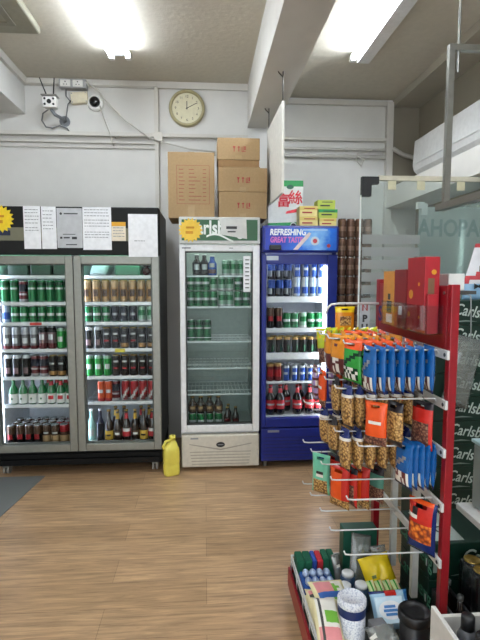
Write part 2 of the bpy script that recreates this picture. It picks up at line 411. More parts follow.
tag(MB().tube(wall_path([(66, 89), (66, 96), (70, 101), (73, 99), (68, 104), (67, 112), (66, 120)], .03), .005).build('cable', mat('grey_cable')), 'thin grey cable between the socket unit and the security camera', 'cable')
tag(MB().tube(wall_path([(114, 136), (130, 136), (148, 136)], .065), .006).build('cable', CAB), 'white cable running level above the wall ledge left of the post', 'cable')
# pipes on the right part of the back wall
PIPE = mat('painted_pipe', '#b9b6ae', .5)
p0 = b1[0]+.12
for (py_, r0, lab) in ((150, .013, 'upper painted pipe running level along the wall right of the beam'), (157, .018, 'lower thicker painted pipe running along the wall right of the beam')):
    z = zat(py_, YB, 330); o = MB(); o.cyl((p0, YB-.03, z), (prx-.032, YB-.03, z), r0, 10)
    for k in range(3): o.cyl((p0+.25+k*.35, YB-.03, z), (p0+.275+k*.35, YB-.03, z), r0+.004, 10)
    tag(o.build('wall_pipe', PIPE), lab, 'pipe')
tag(MB().tube(wall_path([(372, 150), (366, 152), (358, 153), (356, 160), (361, 166), (364, 160), (357, 156)], .06), .007).build('cable', CAB), 'small loop of white cable hanging under the wall pipes', 'cable')
tag(MB().tube([(prx+.03, YB-.05, zat(150, YB, 390)), (prx+.12, YB-.05, zat(156, YB, 400)), (1.93, YB-.06, zat(160, YB, 408))], .02).build('wall_pipe', PIPE), 'short pipe bending from the wall post to the air conditioner', 'pipe')

# ------------------------------------------------------------------ wall air conditioner (right wall)
acx = 1.72; acy = 3.92
zb = atv = EYE+(277-168)/480*3.95
r_ = thing('air_conditioner', 'long white air conditioner mounted on the right wall', 'air conditioner', (XR, acy, 2.315))
prof = [(0, .31), (-.2, .31), (-.25, .29), (-.262, .09), (-.25, .05), (-.21, .015), (-.15, 0), (0, 0)]
t = MB(); n = len(prof)
t.add([(x, 0, z) for x, z in prof]+[(x, -1.15, z) for x, z in prof], [tuple(range(n)), tuple(range(n, 2*n))[::-1]]+[(k, n+k, n+(k+1) % n, (k+1) % n) for k in range(n)])
t.build('case', mat('ac_white', '#c6c6c3', .4), r_)
t = MB(); t.M = Matrix.Translation((-.262, 0, .09)) @ Matrix.Rotation(R(3.4), 4, 'Y'); t.box(-.006, .002, -1.13, -.02, .004, .195, bev=.003); t.build('front_panel', mat('ac_white', '#f4f4f2', .4), r_)
t = MB(); t.box(-.2, -.06, -1.1, -.12, -.012, -.001); t.build('air_outlet', BLACK, r_)
t = MB(); t.M = Matrix.Translation((-.2, 0, .0)) @ Matrix.Rotation(R(25), 4, 'Y'); t.box(-.01, .06, -1.08, -.14, -.022, -.014); t.build('louvre', WHITE, r_)

# ------------------------------------------------------------------ hanging white board on wires
hx, zt_n = at(284, 101, 3.2); yn = 3.2; yf = 3.95; zbn = at(284, 193, yn)[1]; hx -= .004
r_ = thing('hanging_board', 'white board hanging edge-on from two wires under the ceiling beam', 'board', (hx, 0, 0))
t = MB(); t.xprism([(yn, zbn), (yn, zt_n), (yf, zt_n+.03), (yf, zbn+.02)], -.008, .008); t.build('panel', mat('board_white', '#d9d6cc', .6), r_)
for y, z in ((yn+.02, zt_n), (yf-.04, zt_n+.028)):
    ztop = b0[1]+.034
    o = MB().tube([(0, y, z-.03), (0, y, ztop)], .004, 6).build('wire', mat('wire_dark', '#55524d', .5, .5), r_)
    MB().tube([(-.0, y, ztop-.07), (-.03, y, ztop-.04), (-.035, y, ztop-.01), (-.02, y, ztop)], .004, 6).build('hook', mat('wire_dark'), o)

# ------------------------------------------------------------------ hanging metal frame (upper right)
fx, fy = 1.122, 2.2
ztp = at(455, 45, fy)[1]; zbt = at(443, 203, fy)[1]
r_ = thing('ceiling_hanger', 'square tube metal hanger hung from a ceiling rod at upper right', 'hanger', (fx, fy, 0))
q = .013
MB().box(-q, q, -q, q, zbt, ztp).build('post', STEEL, r_)
MB().box(q, .62, -q, q, ztp-.026, ztp).build('top_bar', STEEL, r_)
MB().box(.62, .62+2*q, -q, q, zbt, ztp).build('post', STEEL, r_)
MB().box(-q*1.6, q*1.6, -1.3, .06, zbt-.03, zbt).build('rail', STEEL, r_)
MB().cyl((.035, 0, ztp-.12), (.035, 0, ZC2), .006, 8).build('rod', STEEL, r_)
MB().cyl((.61, 0, ztp), (.61, 0, ZC2), .006, 8).build('rod', STEEL, r_)

# ------------------------------------------------------------------ window and glass door on the right
OPAL = thin_glass('opal_window', '#e6eeea', .03, .3, '#cdd6d2', .05, mul=.6)
r_ = struct(MB().box(XR+.03, XR+.04, 1.5, 4.15, .8, 2.1).build('window_1', OPAL))
t = MB(); t.box(XR-.0, XR+.07, 4.1, 4.15, .8, 2.1); t.box(XR, XR+.07, 1.5, 4.1, .8, .84); t.box(XR, XR+.07, 2.74, 2.78, .84, 2.1)
t.build('window_frame', mat('window_frame_white', '#d9dcd8', .4), r_)
GHOST = mat('ghost_letters', '#8fa09c', .7)

gy = 2.92; gk = gy/3.5
gx0 = at(360, 260, gy)[0]; gz1 = at(380, 177, gy)[1]
r_ = struct(MB().box(gx0, XR-.002, gy, gy+.012, .015, gz1).build('door_1', thin_glass('door_glass', '#f4f9f7', .04, .08, '#dfe8e4', mul=.7)))
t = MB()
for k in range(8):
    zz = zat(239+k*12.6, gy, 390); t.box(gx0+.012, xat(419, gy, 260), gy-.002, gy, zz-.026*1.15, zz+.026)
t.build('frosted_stripes', thin_glass('frosted_film', '#ffffff', .03, .72, '#c4c8c5', .3), r_)
t = MB(); t.box(gx0-.004, gx0, gy-.004, gy+.016, .02, gz1-.11); t.build('edge_strip', mat('glass_edge', '#dfe6e0', .3), r_)
t = MB(); t.prism([(gx0, gz1-.14*gk), (gx0+.07*gk, gz1-.14*gk), (gx0+.07*gk, gz1-.055*gk), (gx0+.125*gk, gz1-.05*gk), (gx0+.125*gk, gz1), (gx0, gz1)], gy-.012, gy+.024); t.build('patch_fitting', BLACK, r_)
t = MB(); t.box(gx0+.125*gk, XR-.002, gy-.006, gy+.018, gz1-.02, gz1+.008); t.build('top_channel', mat('aged_tape', '#c3bda8', .6), r_)
for p_ in (388, 417, 457):
    x = xat(p_, gy, 180); MB().box(x, x+.05, gy-.004, gy, gz1-.075, gz1-.022).build('tape_patch', mat('tape_patch', '#c3bf9f', .6), r_)
ps = at(363, 316, gy)
o = MB().box(ps[0]-.028*gk, ps[0]+.05*gk, gy-.006, gy-.002, ps[1]-.29*gk, ps[1]+.1*gk).build('push_sign', mat('sign_grey', '#b9bcc0', .5), r_)
for k, ch in enumerate('PUSH'): text(ch, .07*gk, 'lettering', INK, o, (ps[0]+.011*gk, gy-.0065, ps[1]-(.02+k*.068)*gk), bold=.003)
t = MB(); t.prism([(ps[0]+a*gk, ps[1]+b*gk) for a, b in ((-.01, .04), (-.01, .085), (-.002, .085), (.022, .05), (.022, .085), (.032, .085), (.032, .04), (.024, .04), (0, .075), (0, .04))], gy-.0075, gy-.006); t.build('emblem', REDINK, o)
gy2 = 3.02; bx0 = xat(418.5, gy2, 240); bz1 = zat(207, gy2, 430)
r_ = struct(MB().box(bx0, XR-.002, gy2, gy2+.012, .015, bz1).build('window_2', thin_glass('panel_glass', '#eef4f1', .03, .72, '#dde4e0', mul=.7)))
t = MB(); t.box(bx0+.01, bx0+.05, gy2-.008, gy2+.02, bz1-.05, bz1+.02); t.box(bx0-.015, bx0+.03, gy2-.01, gy2+.022, bz1-.01, bz1+.03); t.build('clip', mat('clip_white', '#dfe2e0', .4), r_)
text('AHOPAO', .15, 'lettering', GHOST, r_, (xat(456, gy2, 228), gy2-.001, zat(229, gy2, 455)), sx=.8, bold=.004)

lx0, lz0 = at(459, 292, YB-.05); lx1, lz1 = at(463, 220, YB-.05); lx_ = (lx0+lx1)/2
r_ = thing('corridor_lamp', 'upright lit tube lamp seen through the frosted window at right', 'lamp', (lx_, YB, 0))
MB().box(-.04, .04, -.03, 0, lz0-.04, lz1+.04).build('housing', LBODY, r_)
MB().cyl((0, -.05, lz0), (0, -.05, lz1), .02, 12).build('tube', TUBE, r_)

# ------------------------------------------------------------------ drinks: one of each kind, then copies
LIDM = mat('can_lid', '#c3c6c8', .25, .9, var=0); LIDG = mat('gold_lid', '#b89a52', .3, .8, var=0)
def cm(name, h, rough=.27, metal=.35):
    c = [int(h[i:i+2], 16) for i in (1, 3, 5)]; h = '#%02x%02x%02x' % tuple(int(v*(.86 if max(c) > 60 else .7)) for v in c)
    return mat(name, h, rough, metal, var=0)
KINDS = {}
def can_kind(key, h, r, mats, mf, label, lid=LIDM):
    t = MB(); p = [(r*.8, 0), (r*.97, .04*h), (r, .07*h)]+[(r, h*f) for f in (.16, .26, .34, .42, .5, .58, .66, .75, .84)]+[(r, .91*h), (r*.86, .965*h), (r*.86, .98*h)]
    t.lathe(p, n=16, mf=lambda z, a: mf(z/h, a), cap=True)
    o = t.build('drink_can', mats); COL.objects.unlink(o)
    l = MB(); l.lathe([(r*.9, .975*h), (r*.9, h), (r*.8, h), (r*.78, .985*h), (.001, .985*h)], n=14, cap=False); l.box(-.007, .007, -.012, .01, .985*h, .992*h)
    k = l.build('can_lid', lid); COL.objects.unlink(k); k.parent = o
    KINDS[key] = ('drink_can', o, [k], label, 'drink can', r, h)
def bottle_kind(key, h, r, glass, labm, capm, label, lz=(.12, .42), mats=None, mf=None, neck=.42, noun='drink_bottle', necklab=None, shoulder=.55):
    t = MB(); t.lathe([(r*.85, 0), (r, .015), (r, h*shoulder), (r*.93, h*(shoulder+.06)), (r*neck, h*.76), (r*neck*.9, h*.95), (r*neck*.95, h*.97)], n=16)
    o = t.build(noun, glass); COL.objects.unlink(o)
    l = MB(); a, b = lz[0]*h, lz[1]*h; lr = r+.0008
    l.lathe([(lr, a), (lr, a+(b-a)*.2), (lr, a+(b-a)*.4), (lr, a+(b-a)*.6), (lr, a+(b-a)*.8), (lr, b)], n=16, mf=(lambda z, ang: mf((z-a)/(b-a), ang)) if mf else None, cap=False)
    lb = l.build('bottle_label', mats or labm); COL.objects.unlink(lb); lb.parent = o
    c = MB(); c.lathe([(r*neck*1.05, h*.955), (r*neck*1.1, h*.965), (r*neck*1.1, h), (.001, h)], n=12)
    cp = c.build('bottle_cap', capm); COL.objects.unlink(cp); cp.parent = o
    kids = [lb, cp]
    if necklab:
        nl = MB(); nl.lathe([(r*neck*1.35, h*.70), (r*neck*1.06, h*.78), (r*neck*1.0, h*.9)], n=14, cap=False)
        q_ = nl.build('neck_label', necklab); COL.objects.unlink(q_); q_.parent = o; kids.append(q_)
    KINDS[key] = (noun, o, kids, label, 'drink bottle', r, h)
GR = cm('beer_green', '#0f7a3f'); GR2 = cm('bright_green', '#1f9a3f'); GRL = cm('pale_green', '#9fc7ae'); DG = cm('deep_green', '#0c4a2b'); SIL = cm('can_silver', '#b9bdc2', .3, .6)
CW = cm('can_white', '#dfe3e4'); GOLD = cm('can_gold', '#b98f55', .3, .5); TAN = cm('can_tan', '#c9a679'); NAVY = cm('can_navy', '#1c2438'); BLK = cm('can_black', '#1b191b'); CRED = cm('can_red', '#b3202a'); DRED = cm('can_dark_red', '#6d1f25')
ORG = cm('can_orange', '#d8562b'); BLU = cm('can_blue', '#2350a8'); SKY = cm('can_pale_blue', '#a9bfe0'); BRN = cm('can_brown', '#5a4233'); MAUV = cm('can_mauve', '#8a6f74'); GREYC = cm('can_grey', '#77767a')
front = lambda a, w=.8: abs(a) < w
can_kind('green', .122, .0325, [GR, CW, GRL, DG], lambda z, a: 1 if .45 < z < .62 and front(a, .9) else 2 if z < .1 else 3 if .25 < z < .36 else 0, 'green script can')
can_kind('tallgreen', .168, .0325, [GR, CW, GRL, DG], lambda z, a: 1 if .55 < z < .68 and front(a) else 3 if z > .72 and z < .9 else 2 if z < .06 else 0, 'tall green beer can')
can_kind('brightgreen', .160, .0325, [GR2, CW, GRL, CRED], lambda z, a: 1 if .3 < z < .55 and front(a, .7) else 2 if z > .84 else 0, 'bright green can')
can_kind('palegreen', .122, .0325, [GRL, GR, CW], lambda z, a: 1 if .38 < z < .75 and front(a, .9) else 2 if z < .2 else 0, 'pale green and white can')
can_kind('gold', .168, .0325, [GOLD, TAN, CW, BRN], lambda z, a: 3 if front(a, .5) and .3 < z < .6 else 1 if z > .66 or z < .15 else (2 if 1.2 < a < 1.9 else 0), 'tall gold and tan can', LIDG)
can_kind('grey', .168, .0325, [GREYC, SIL, CW, DRED], lambda z, a: 1 if z > .62 else 2 if .3 < z < .5 and front(a, .6) else 3 if z < .12 else 0, 'tall grey and silver can')
can_kind('mauve', .168, .0325, [MAUV, CW, BLK, DRED], lambda z, a: 2 if z > .75 else 1 if .4 < z < .66 and front(a, .7) else 3 if z < .3 else 0, 'mauve can with white block')
can_kind('maroon', .160, .0325, [DRED, SIL, NAVY, CW], lambda z, a: 2 if .5 < z < .85 else 1 if z < .12 or (.3 < z < .4 and front(a, .9)) else 0, 'tall maroon and navy can')
can_kind('blackgold', .160, .0325, [BLK, GOLD, CW, CRED], lambda z, a: 2 if .55 < z < .7 and front(a, .6) else 1 if z < .3 and z > .06 and front(a, 1.4) else 0, 'gold-banded black can', LIDG)
can_kind('stout', .160, .0325, [BLK, GOLD, CRED, CW], lambda z, a: 1 if .55 < z < .62 else 2 if .3 < z < .42 and front(a, .5) else 3 if .68 < z < .74 and front(a, .6) else 0, 'tall black stout can', LIDG)
can_kind('darknavy', .122, .0325, [NAVY, SIL, GRL], lambda z, a: 1 if .4 < z < .62 and front(a, .6) else 2 if z < .1 else 0, 'small dark navy can')
can_kind('whiteblack', .168, .0325, [BLK, CW, MAUV], lambda z, a: 1 if a < -.6 or z > .84 else 2 if .2 < z < .45 and front(a, .6) else 0, 'black and white can')
can_kind('red', .160, .0325, [CRED, CW, SIL, DRED], lambda z, a: 1 if abs(z-.38-.25*a) < .09 and front(a, .9) else 2 if .06 > z or (z < .2 and a > .5) else 3 if z < .34 else 0, 'red white-striped can')
can_kind('orange', .160, .0325, [ORG, CW, CRED], lambda z, a: 1 if .4 < z < .6 and front(a, .5) else 2 if z < .2 else 0, 'tall orange can')
can_kind('darkbrown', .165, .0325, [BLK, BRN, CRED, TAN], lambda z, a: 2 if .3 < z < .55 and front(a, .6) else 1 if z > .6 else 0, 'dark brown can', LIDM)
can_kind('tan', .165, .0325, [BRN, TAN, CW, CRED], lambda z, a: 1 if z < .5 else 2 if .56 < z < .65 and front(a, .7) else 0, 'brown and tan can')
can_kind('redtop', .165, .0325, [TAN, CRED, BRN, CW], lambda z, a: 1 if z > .7 else 2 if .52 < z < .7 else 0, 'red-topped tan can')
can_kind('bluecan', .135, .0325, [NAVY, BLU, SIL, CW], lambda z, a: 1 if z > .5 else 2 if .2 < z < .5 and a < -.2 else 0, 'dark blue and silver can')
can_kind('whiteblue', .155, .031, [SKY, CW, BLU, SIL], lambda z, a: 2 if .14 < z < .5 and front(a, .9) else 1 if a < -.2 else 0, 'pale can with a blue patch')
can_kind('silverblue', .122, .0325, [BLU, SIL, CW], lambda z, a: 1 if a < -.45 or z > .8 else 2 if .4 < z < .6 and front(a, .5) else 0, 'blue and silver can')
can_kind('blackgreen', .122, .0325, [BLK, DG, GOLD, CW], lambda z, a: 1 if z < .5 and a > 0 else 3 if a < -1.0 else 2 if z > .8 else 0, 'black and dark green can', LIDG)
can_kind('redshort', .140, .0325, [DRED, CRED, GOLD], lambda z, a: 1 if .3 < z < .7 and front(a, 1) else 2 if z > .82 else 0, 'red and maroon can', LIDG)
can_kind('brown', .158, .0355, [mat('brown_can', '#755646', .25, .35, var=0), mat('brown_can_band', '#856654', .3, .3, var=0), CW], lambda z, a: 1 if .3 < z < .6 and front(a, 1.1) else 0, 'tall brown can')
GB = mat('green_bottle_glass', '#0f6b39', .08, 0, var=0, coat=.6, spec=.7); BB = mat('brown_bottle_glass', '#241712', .08, 0, var=0, coat=.6, spec=.7); KB = mat('cola_dark', '#160d0d', .08, 0, var=0, coat=.5)
TEAL = mat('pale_teal_bottle', '#8fb5ae', .2, 0, var=0); BLB = mat('blue_bottle', '#2c4d9d', .25, 0, var=0)
LW = mat('label_white', '#dfe2df', .6, var=.03); LR = mat('label_red', '#b3232c', .5, var=.03); LGN = mat('label_green', '#2e6b46', .5, var=.03); LG2 = mat('label_gold', '#c9a23b', .5, var=.03)
CAPR = mat('cap_red', '#a8242c', .4, var=0); CAPG = mat('cap_gold', '#b3924d', .3, .6, var=0); CAPW = mat('cap_white', '#d8dadb', .4, var=0)
bottle_kind('soju', .195, .0335, GB, LW, GR2, 'white-labelled green bottle', (.05, .42), [LW, LGN], lambda z, a: 1 if .4 < z < .62 and front(a, .35) else 0, .42)
bottle_kind('sojured', .195, .0335, GB, LW, CAPR, 'red-labelled green bottle', (.05, .42), [LW, LR], lambda z, a: 1 if .3 < z < .75 and front(a, .5) else 0, .42, necklab=LR)
bottle_kind('stoutbottle', .268, .032, BB, LR, CAPG, 'red-labelled dark bottle', (.22, .46), [LR, LW], lambda z, a: 1 if z > .55 and front(a, .9) else 0, .42, necklab=LR)
bottle_kind('goldbottle', .268, .032, BB, LG2, CAPG, 'gold-labelled dark bottle', (.14, .4), [LG2, BLK], lambda z, a: 1 if .35 < z < .6 and front(a, .4) or abs(a) > 1.2 else 0)
bottle_kind('darkbottle', .268, .031, BB, LW, CAPG, 'pale-labelled dark bottle', (.25, .4), [BRN, LW], lambda z, a: 1 if front(a, .5) and .3 < z < .7 else 0, necklab=LG2)
bottle_kind('navybottle', .275, .03, mat('navy_bottle', '#1b1c33', .12, 0, var=0), LW, CAPW, 'slim navy bottle', (.1, .6), [NAVY, SIL], lambda z, a: 1 if abs(a+.7) < .25 else 0)
bottle_kind('tealbottle', .275, .032, TEAL, LW, CAPW, 'pale teal bottle', (.2, .5), [TEAL, CW], lambda z, a: 1 if front(a, .6) and .2 < z < .8 else 0)
bottle_kind('cola', .235, .0385, KB, LR, CAPR, 'dark cola bottle', (.2, .5), [LR, CW], lambda z, a: 1 if abs(z-.5) < .12 and front(a, .9) else 0, .4, necklab=mat('neck_red', '#c4444a', .5, var=.03))
bottle_kind('blackbottle', .165, .034, BB, LW, CAPW, 'black bottle with a white label', (.2, .62), [BLK, CW], lambda z, a: 1 if .3 < z < .8 and front(a, .7) else 0, .5)
bottle_kind('bluebottle', .155, .034, BLB, LW, CAPW, 'blue bottle with a white patch', (.12, .62), [BLB, CW, MAUV], lambda z, a: 1 if .5 < z < .9 and front(a, .6) else 2 if z < .4 and front(a, .8) else 0, .55)
bottle_kind('smallbrown', .165, .0265, BB, LR, CAPG, 'small brown bottle', (.12, .45), [DRED, BRN], lambda z, a: 0 if front(a, 1) else 1, .45)
bottle_kind('brownlow', .13, .034, BB, LGN, CAPG, 'squat brown bottle', (.1, .5), [BRN, TAN], lambda z, a: 1 if .4 < z < .8 and front(a, .5) else 0, .5)
KID_CT = {}
def put(key, loc, label, group):
    noun, o, kids, lab, cat, r, h = KINDS[key]
    n = o.copy(); COL.objects.link(n); n.location = (loc[0], loc[1], loc[2]+.0012); n.rotation_euler = (0, 0, random.uniform(-.15, .15))
    tag(n, label, cat, group)
    for k in kids:
        c = k.copy(); COL.objects.link(c); c.parent = n
    return n
def row(keys, xs, y, z, where, group, frontrow=True, suffix='', jit=.004):
    cnt = {}
    tot = {}
    for k in keys: tot[KINDS[k][3]] = tot.get(KINDS[k][3], 0)+1 if k else 0
    for k, x in zip(keys, xs):
        lab = KINDS[k][3]; cnt[lab] = cnt.get(lab, 0)+1
        pos = 'only %s' % lab if tot[lab] == 1 else '%s, %s such from left' % (lab, ORD[cnt[lab]-1])
        put(k, (x, y+random.uniform(-jit, jit), z), pos+', '+where, group)

# ------------------------------------------------------------------ black double door fridge
LX, LY, LW2 = -.9575, 3.6, .6225
BLKM = mat('fridge_black', '#0b0c0c', .6, spec=.2)
LINER = mat('fridge_liner', '#d5d9de', .4)
LED = mat('cool_led', '#dfe9ff', .4, emit=9, var=0)
fr = thing('beverage_fridge', 'black double door drinks fridge with paper notices on its header', 'fridge', (LX, LY, 0))
t = MB(); W = LW2
t.box(-W, -W+.035, .05, .7, .17, 2.0); t.box(W-.035, W, .05, .7, .17, 2.0); t.box(-W+.035, W-.035, .66, .7, .17, 2.0); t.box(-W+.035, W-.035, .05, .66, .17, .2); t.box(-W+.035, W-.035, .1, .66, 1.67, 2.0)
t.build('cabinet', DGREY, fr)
t = MB(); zh0, zh1 = 1.66, 2.006
t.box(-W-.004, W+.004, -.005, .1, zh0, zh1, bev=.008)
hd = t.build('header', CHAR, fr)
zb0, zb1 = zat(241, LY, 90), zat(228, LY, 90)
MB().box(-W+.01, W-.02, -.0075, -.004, zb0, zb1).build('band', mat('olive_band', '#6f6e58', .5), hd)
xd = at(5, 233, LY); MB().box(xd[0]-LX-.06, xd[0]-LX+.04, -.0095, -.0075, xd[1]-.018, xd[1]+.018).build('display', mat('display_navy', '#1d2440', .2), hd)
t = MB(); t.box(-W, W, .04, .66, .075, .17); t.box(-W+.02, W-.02, .02, .04, .085, .125); t.box(-W+.02, W-.02, .02, .04, .14, .165); t.build('base_grille', BLKM, fr)
t = MB(); t.box(-W+.035, W-.035, .64, .66, .2, 1.665); t.box(-W+.035, -W+.04, .08, .64, .2, 1.665); t.box(W-.04, W-.035, .08, .64, .2, 1.665); t.box(-.03, .03, .06, .64, .2, 1.665); t.box(-W+.04, W-.04, .08, .64, .2, .206)
t.build('liner', LINER, fr)
for x in (-W+.06, W-.06):
    for y in (.09, .6):
        cs = MB().box(x-.022, x+.022, y-.03, y+.03, .055, .075).build('caster', STEEL, fr)
        t = MB(); t.cyl((x-.022, y, .03), (x-.006, y, .03), .03, 14); t.cyl((x+.006, y, .03), (x+.022, y, .03), .03, 14); t.build('wheel', mat('caster_wheel', '#8f8c84', .5), cs)
dz0, dz1 = .19, 1.655
FRAME = mat('door_frame_grey', '#8b8c84', .4, .5)
for s in (-1, 1):
    x0, x1 = (-W, -.002) if s < 0 else (.002, W)
    q = .055
    t = MB(); t.box(x0, x0+q, 0, .045, dz0, dz1, bev=.004); t.box(x1-q, x1, 0, .045, dz0, dz1, bev=.004); t.box(x0+q, x1-q, 0, .045, dz1-.06, dz1, bev=.004); t.box(x0+q, x1-q, 0, .045, dz0, dz0+.055, bev=.004)
    d = t.build('door', FRAME, fr)
    MB().box(x0+q, x1-q, .018, .024, dz0+.055, dz1-.06).build('glass', GLASS, d)
    t = MB(); g = .01
    t.box(x0+q, x0+q+g, .026, .05, dz0+.055, dz1-.06); t.box(x1-q-g, x1-q, .026, .05, dz0+.055, dz1-.06); t.box(x0+q, x1-q, .026, .05, dz1-.07, dz1-.06); t.box(x0+q, x1-q, .026, .05, dz0+.055, dz0+.065); t.build('gasket', mat('gasket_grey', '#60635f', .6), d)
    MB().box(x0+.05 if s < 0 else x0+.03, x1-.03 if s < 0 else x1-.05, .1, .13, 1.635, 1.655).build('light_strip', mat('green_reflection', '#8fe6bd', .4, emit=5, var=0), fr)  # top strip glows green to imitate the reflection of the green cans
    xs = (x0+.045) if s < 0 else (x0+.034)
    MB().box(xs, xs+(.012 if s < 0 else .005), .062, .078, .25, 1.62).build('light_strip', LED, fr)
SHZ = [zat(y, LY+.07, 90) for y in (302.5, 322.5, 349, 376.5, 404)]
SH_L = [s for s in SHZ]; SH_R = [zat(y, LY+.07, 110) for y in (302.5, 322.5, 349, 376.5, 402)]
WIRE = mat('shelf_wire', '#dfe3e6', .4, .2)
def shelf(parent, x0, x1, y0, y1, z, m=WIRE, strip=.02, stripm=None):
    t = MB(); t.box(x0, x1, y0, y0+.006, z-strip, z+.004)
    n = int((x1-x0)/.03)
    for k in range(n+1):
        x = x0+.004+(x1-x0-.008)*k/n; t.box(x-.0015, x+.0015, y0+.006, y1, z-.004, z)
    for k in (.35, .7): t.box(x0, x1, y0+(y1-y0)*k, y0+(y1-y0)*k+.004, z-.008, z-.004)
    t.box(x0, x1, y1-.005, y1, z-.008, z)
    return t.build('shelf', m, parent)
for z in SH_L: shelf(fr, -W+.042, -.014, .07, .6, z)
for z in SH_R: shelf(fr, .014, W-.042, .07, .6, z)
# contents
def spread(x0, x1, n): return [x0+(x1-x0)*k/(n-1) for k in range(n)]
lx = spread(LX-W+.093, LX-.068, 8); rx = spread(LX+.074, LX+W-.08, 8)
yfr = LY+.115
A = 'left black door'; B = 'right black door'
G1 = 'drinks in the black double fridge'
flz = LY
ROWS_L = [(SH_L[0], 'top shelf', ['tallgreen', 'tallgreen', 'maroon', 'tallgreen', 'tallgreen', 'tallgreen', 'tallgreen', 'tallgreen']),
          (SH_L[1], 'second shelf', ['whiteblue', 'green', 'green', 'green', 'green', 'green', 'green', 'green']),
          (SH_L[2], 'third shelf', ['grey', 'grey', 'grey', 'grey', 'mauve', 'mauve', 'brightgreen', 'brightgreen']),
          (SH_L[3], 'fourth shelf', ['whiteblack', 'whiteblack', 'whiteblack', 'maroon', 'maroon', 'blackgold', 'blackgold', 'stout']),
          (SH_L[4], 'fifth shelf', ['soju', 'soju', 'soju', 'soju', 'sojured', 'sojured', 'sojured']),
          (.207, 'bottom', ['darkbrown', 'darkbrown', 'darkbrown', 'darkbrown', 'tan', 'tan', 'redtop', 'redtop'])]
for z, nm, ks in ROWS_L:
    xs = lx if len(ks) == 8 else spread(lx[0]+.03, lx[-1]-.01, len(ks))
    row(ks, xs, yfr, z, '%s, %s' % (nm, A), G1)
row(['darkbrown', 'darkbrown', 'tan', 'tan', 'tan', 'redtop', 'redtop', 'redtop'], [x+.012 for x in lx[:-1]]+[lx[-1]+.006], yfr+.085, .207, 'bottom back row, '+A, G1)
row(['darkbrown', 'darkbrown', 'darkbrown', 'tan', 'tan', 'tan', 'redtop', 'redtop'], [x+.004 for x in lx], yfr+.17, .207, 'bottom rear row, '+A, G1)
row(['sojured']*3, lx[4:7], yfr+.085, SH_L[4], 'fifth shelf back row, '+A, G1)
row(['green']*4, lx[3:7], yfr+.085, SH_L[1], 'second shelf back row, '+A, G1)
ROWS_R = [(SH_R[0], 'top shelf', ['gold']*8),
          (SH_R[1], 'second shelf', ['green', 'green', 'green', 'darknavy', 'darknavy', 'darknavy', 'palegreen', 'palegreen']),
          (SH_R[2], 'third shelf', ['whiteblack', 'whiteblack', 'stout', 'stout', 'blackgold', 'stout', 'blackgold', 'blackgold']),
          (SH_R[3], 'fourth shelf', ['brightgreen', 'brightgreen', 'brightgreen', 'stout', 'stout', 'stout', 'stout', 'stout'])]
for z, nm, ks in ROWS_R: row(ks, rx, yfr, z, '%s, %s' % (nm, B), G1)
row(['orange', 'orange', 'maroon', 'red', 'red', 'red', 'red'], [rx[1]+.02, rx[2]+.005, rx[3]-.005]+rx[4:], yfr, SH_R[4], 'fifth shelf, '+B, G1)
row(['tealbottle', 'navybottle', 'goldbottle', 'darkbottle', 'stoutbottle', 'darkbottle', 'goldbottle', 'stoutbottle'], rx, yfr, .207, 'bottom, '+B, G1)
row(['darkbottle', 'goldbottle', 'stoutbottle', 'darkbottle'], [rx[2]+.035, rx[3]+.035, rx[5]+.035, rx[6]+.03], yfr+.1, .207, 'bottom back row, '+B, G1)
# packs lying on the topmost rack (behind the top edge of the doors)
zt = zat(277.5, LY+.2, 110)
for x0, x1 in ((-W+.042, -.014), (.014, W-.042)): shelf(fr, x0, x1, .12, .6, zt+.012)
o = MB(); o.box(0, .13, 0, .25, 0, .09, bev=.02); o.v = [(x+z*.35, y, z) for x, y, z in o.v]
tag(o.build('drink_pack', mat('shrink_white', '#b9c0cc', .3), loc=(LX+.07, LY+.16, zt+.014)), 'white wrapped pack lying on the topmost rack, left side of the right fridge door', 'drink pack')
o = MB(); o.box(0, .19, 0, .25, 0, .085, bev=.01); o.v = [(x, y, z*(1 if x < .1 else .9)) for x, y, z in o.v]
tag(o.build('drink_pack', mat('shrink_green', '#3b6a55', .3), loc=(LX+.27, LY+.17, zt+.014)), 'green wrapped pack lying on the topmost rack, middle of the right fridge door', 'drink pack')
def lying(key, x, y, z, label, group):
    n = put(key, (x, y, z), label, group); n.rotation_euler = (-PI/2, 0, 0); return n
k = 0
for j, zz in enumerate((.033, .033+.0655)):
    for i in range(2):
        lying('grey', LX+W-.135+i*.066, LY+.15+.168, zt+.014+zz, ['lower left', 'lower right', 'upper left', 'upper right'][k]+' of four grey cans lying end-on on the topmost rack', G1); 
        bpy.context.view_layer.update(); k += 1
for i in range(3):
    o = MB(); o.box(0, .15, 0, .22, 0, .09, bev=.008)
    tag(o.build('drink_pack', mat('shrink_dark', '#2c3b36', .3), loc=(LX-W+.09+i*.17, LY+.17, zt+.014)), ['leftmost', 'middle', 'rightmost'][i]+' dark wrapped pack on the topmost rack of the left fridge door', 'drink pack', 'dark packs on the topmost rack')
o = MB(); o.box(0, .085, -.004, 0, 0, .02); x, z = at(30, 324, LY+.07); tag(o.build('price_tag', mat('tag_red', '#c0392f', .5), loc=(x, LY+.0695, SH_L[1]-.018)), 'small red price tag on the shelf edge, left fridge door', 'tag')
x, z = at(115, 350, LY+.07); o = MB(); o.box(0, .075, -.004, 0, 0, .028); tag(o.build('price_tag', mat('tag_yellow', '#cfc236', .5), loc=(x, LY+.0695, SH_R[2]-.026)), 'small yellow price tag on the shelf edge, right fridge door', 'tag')
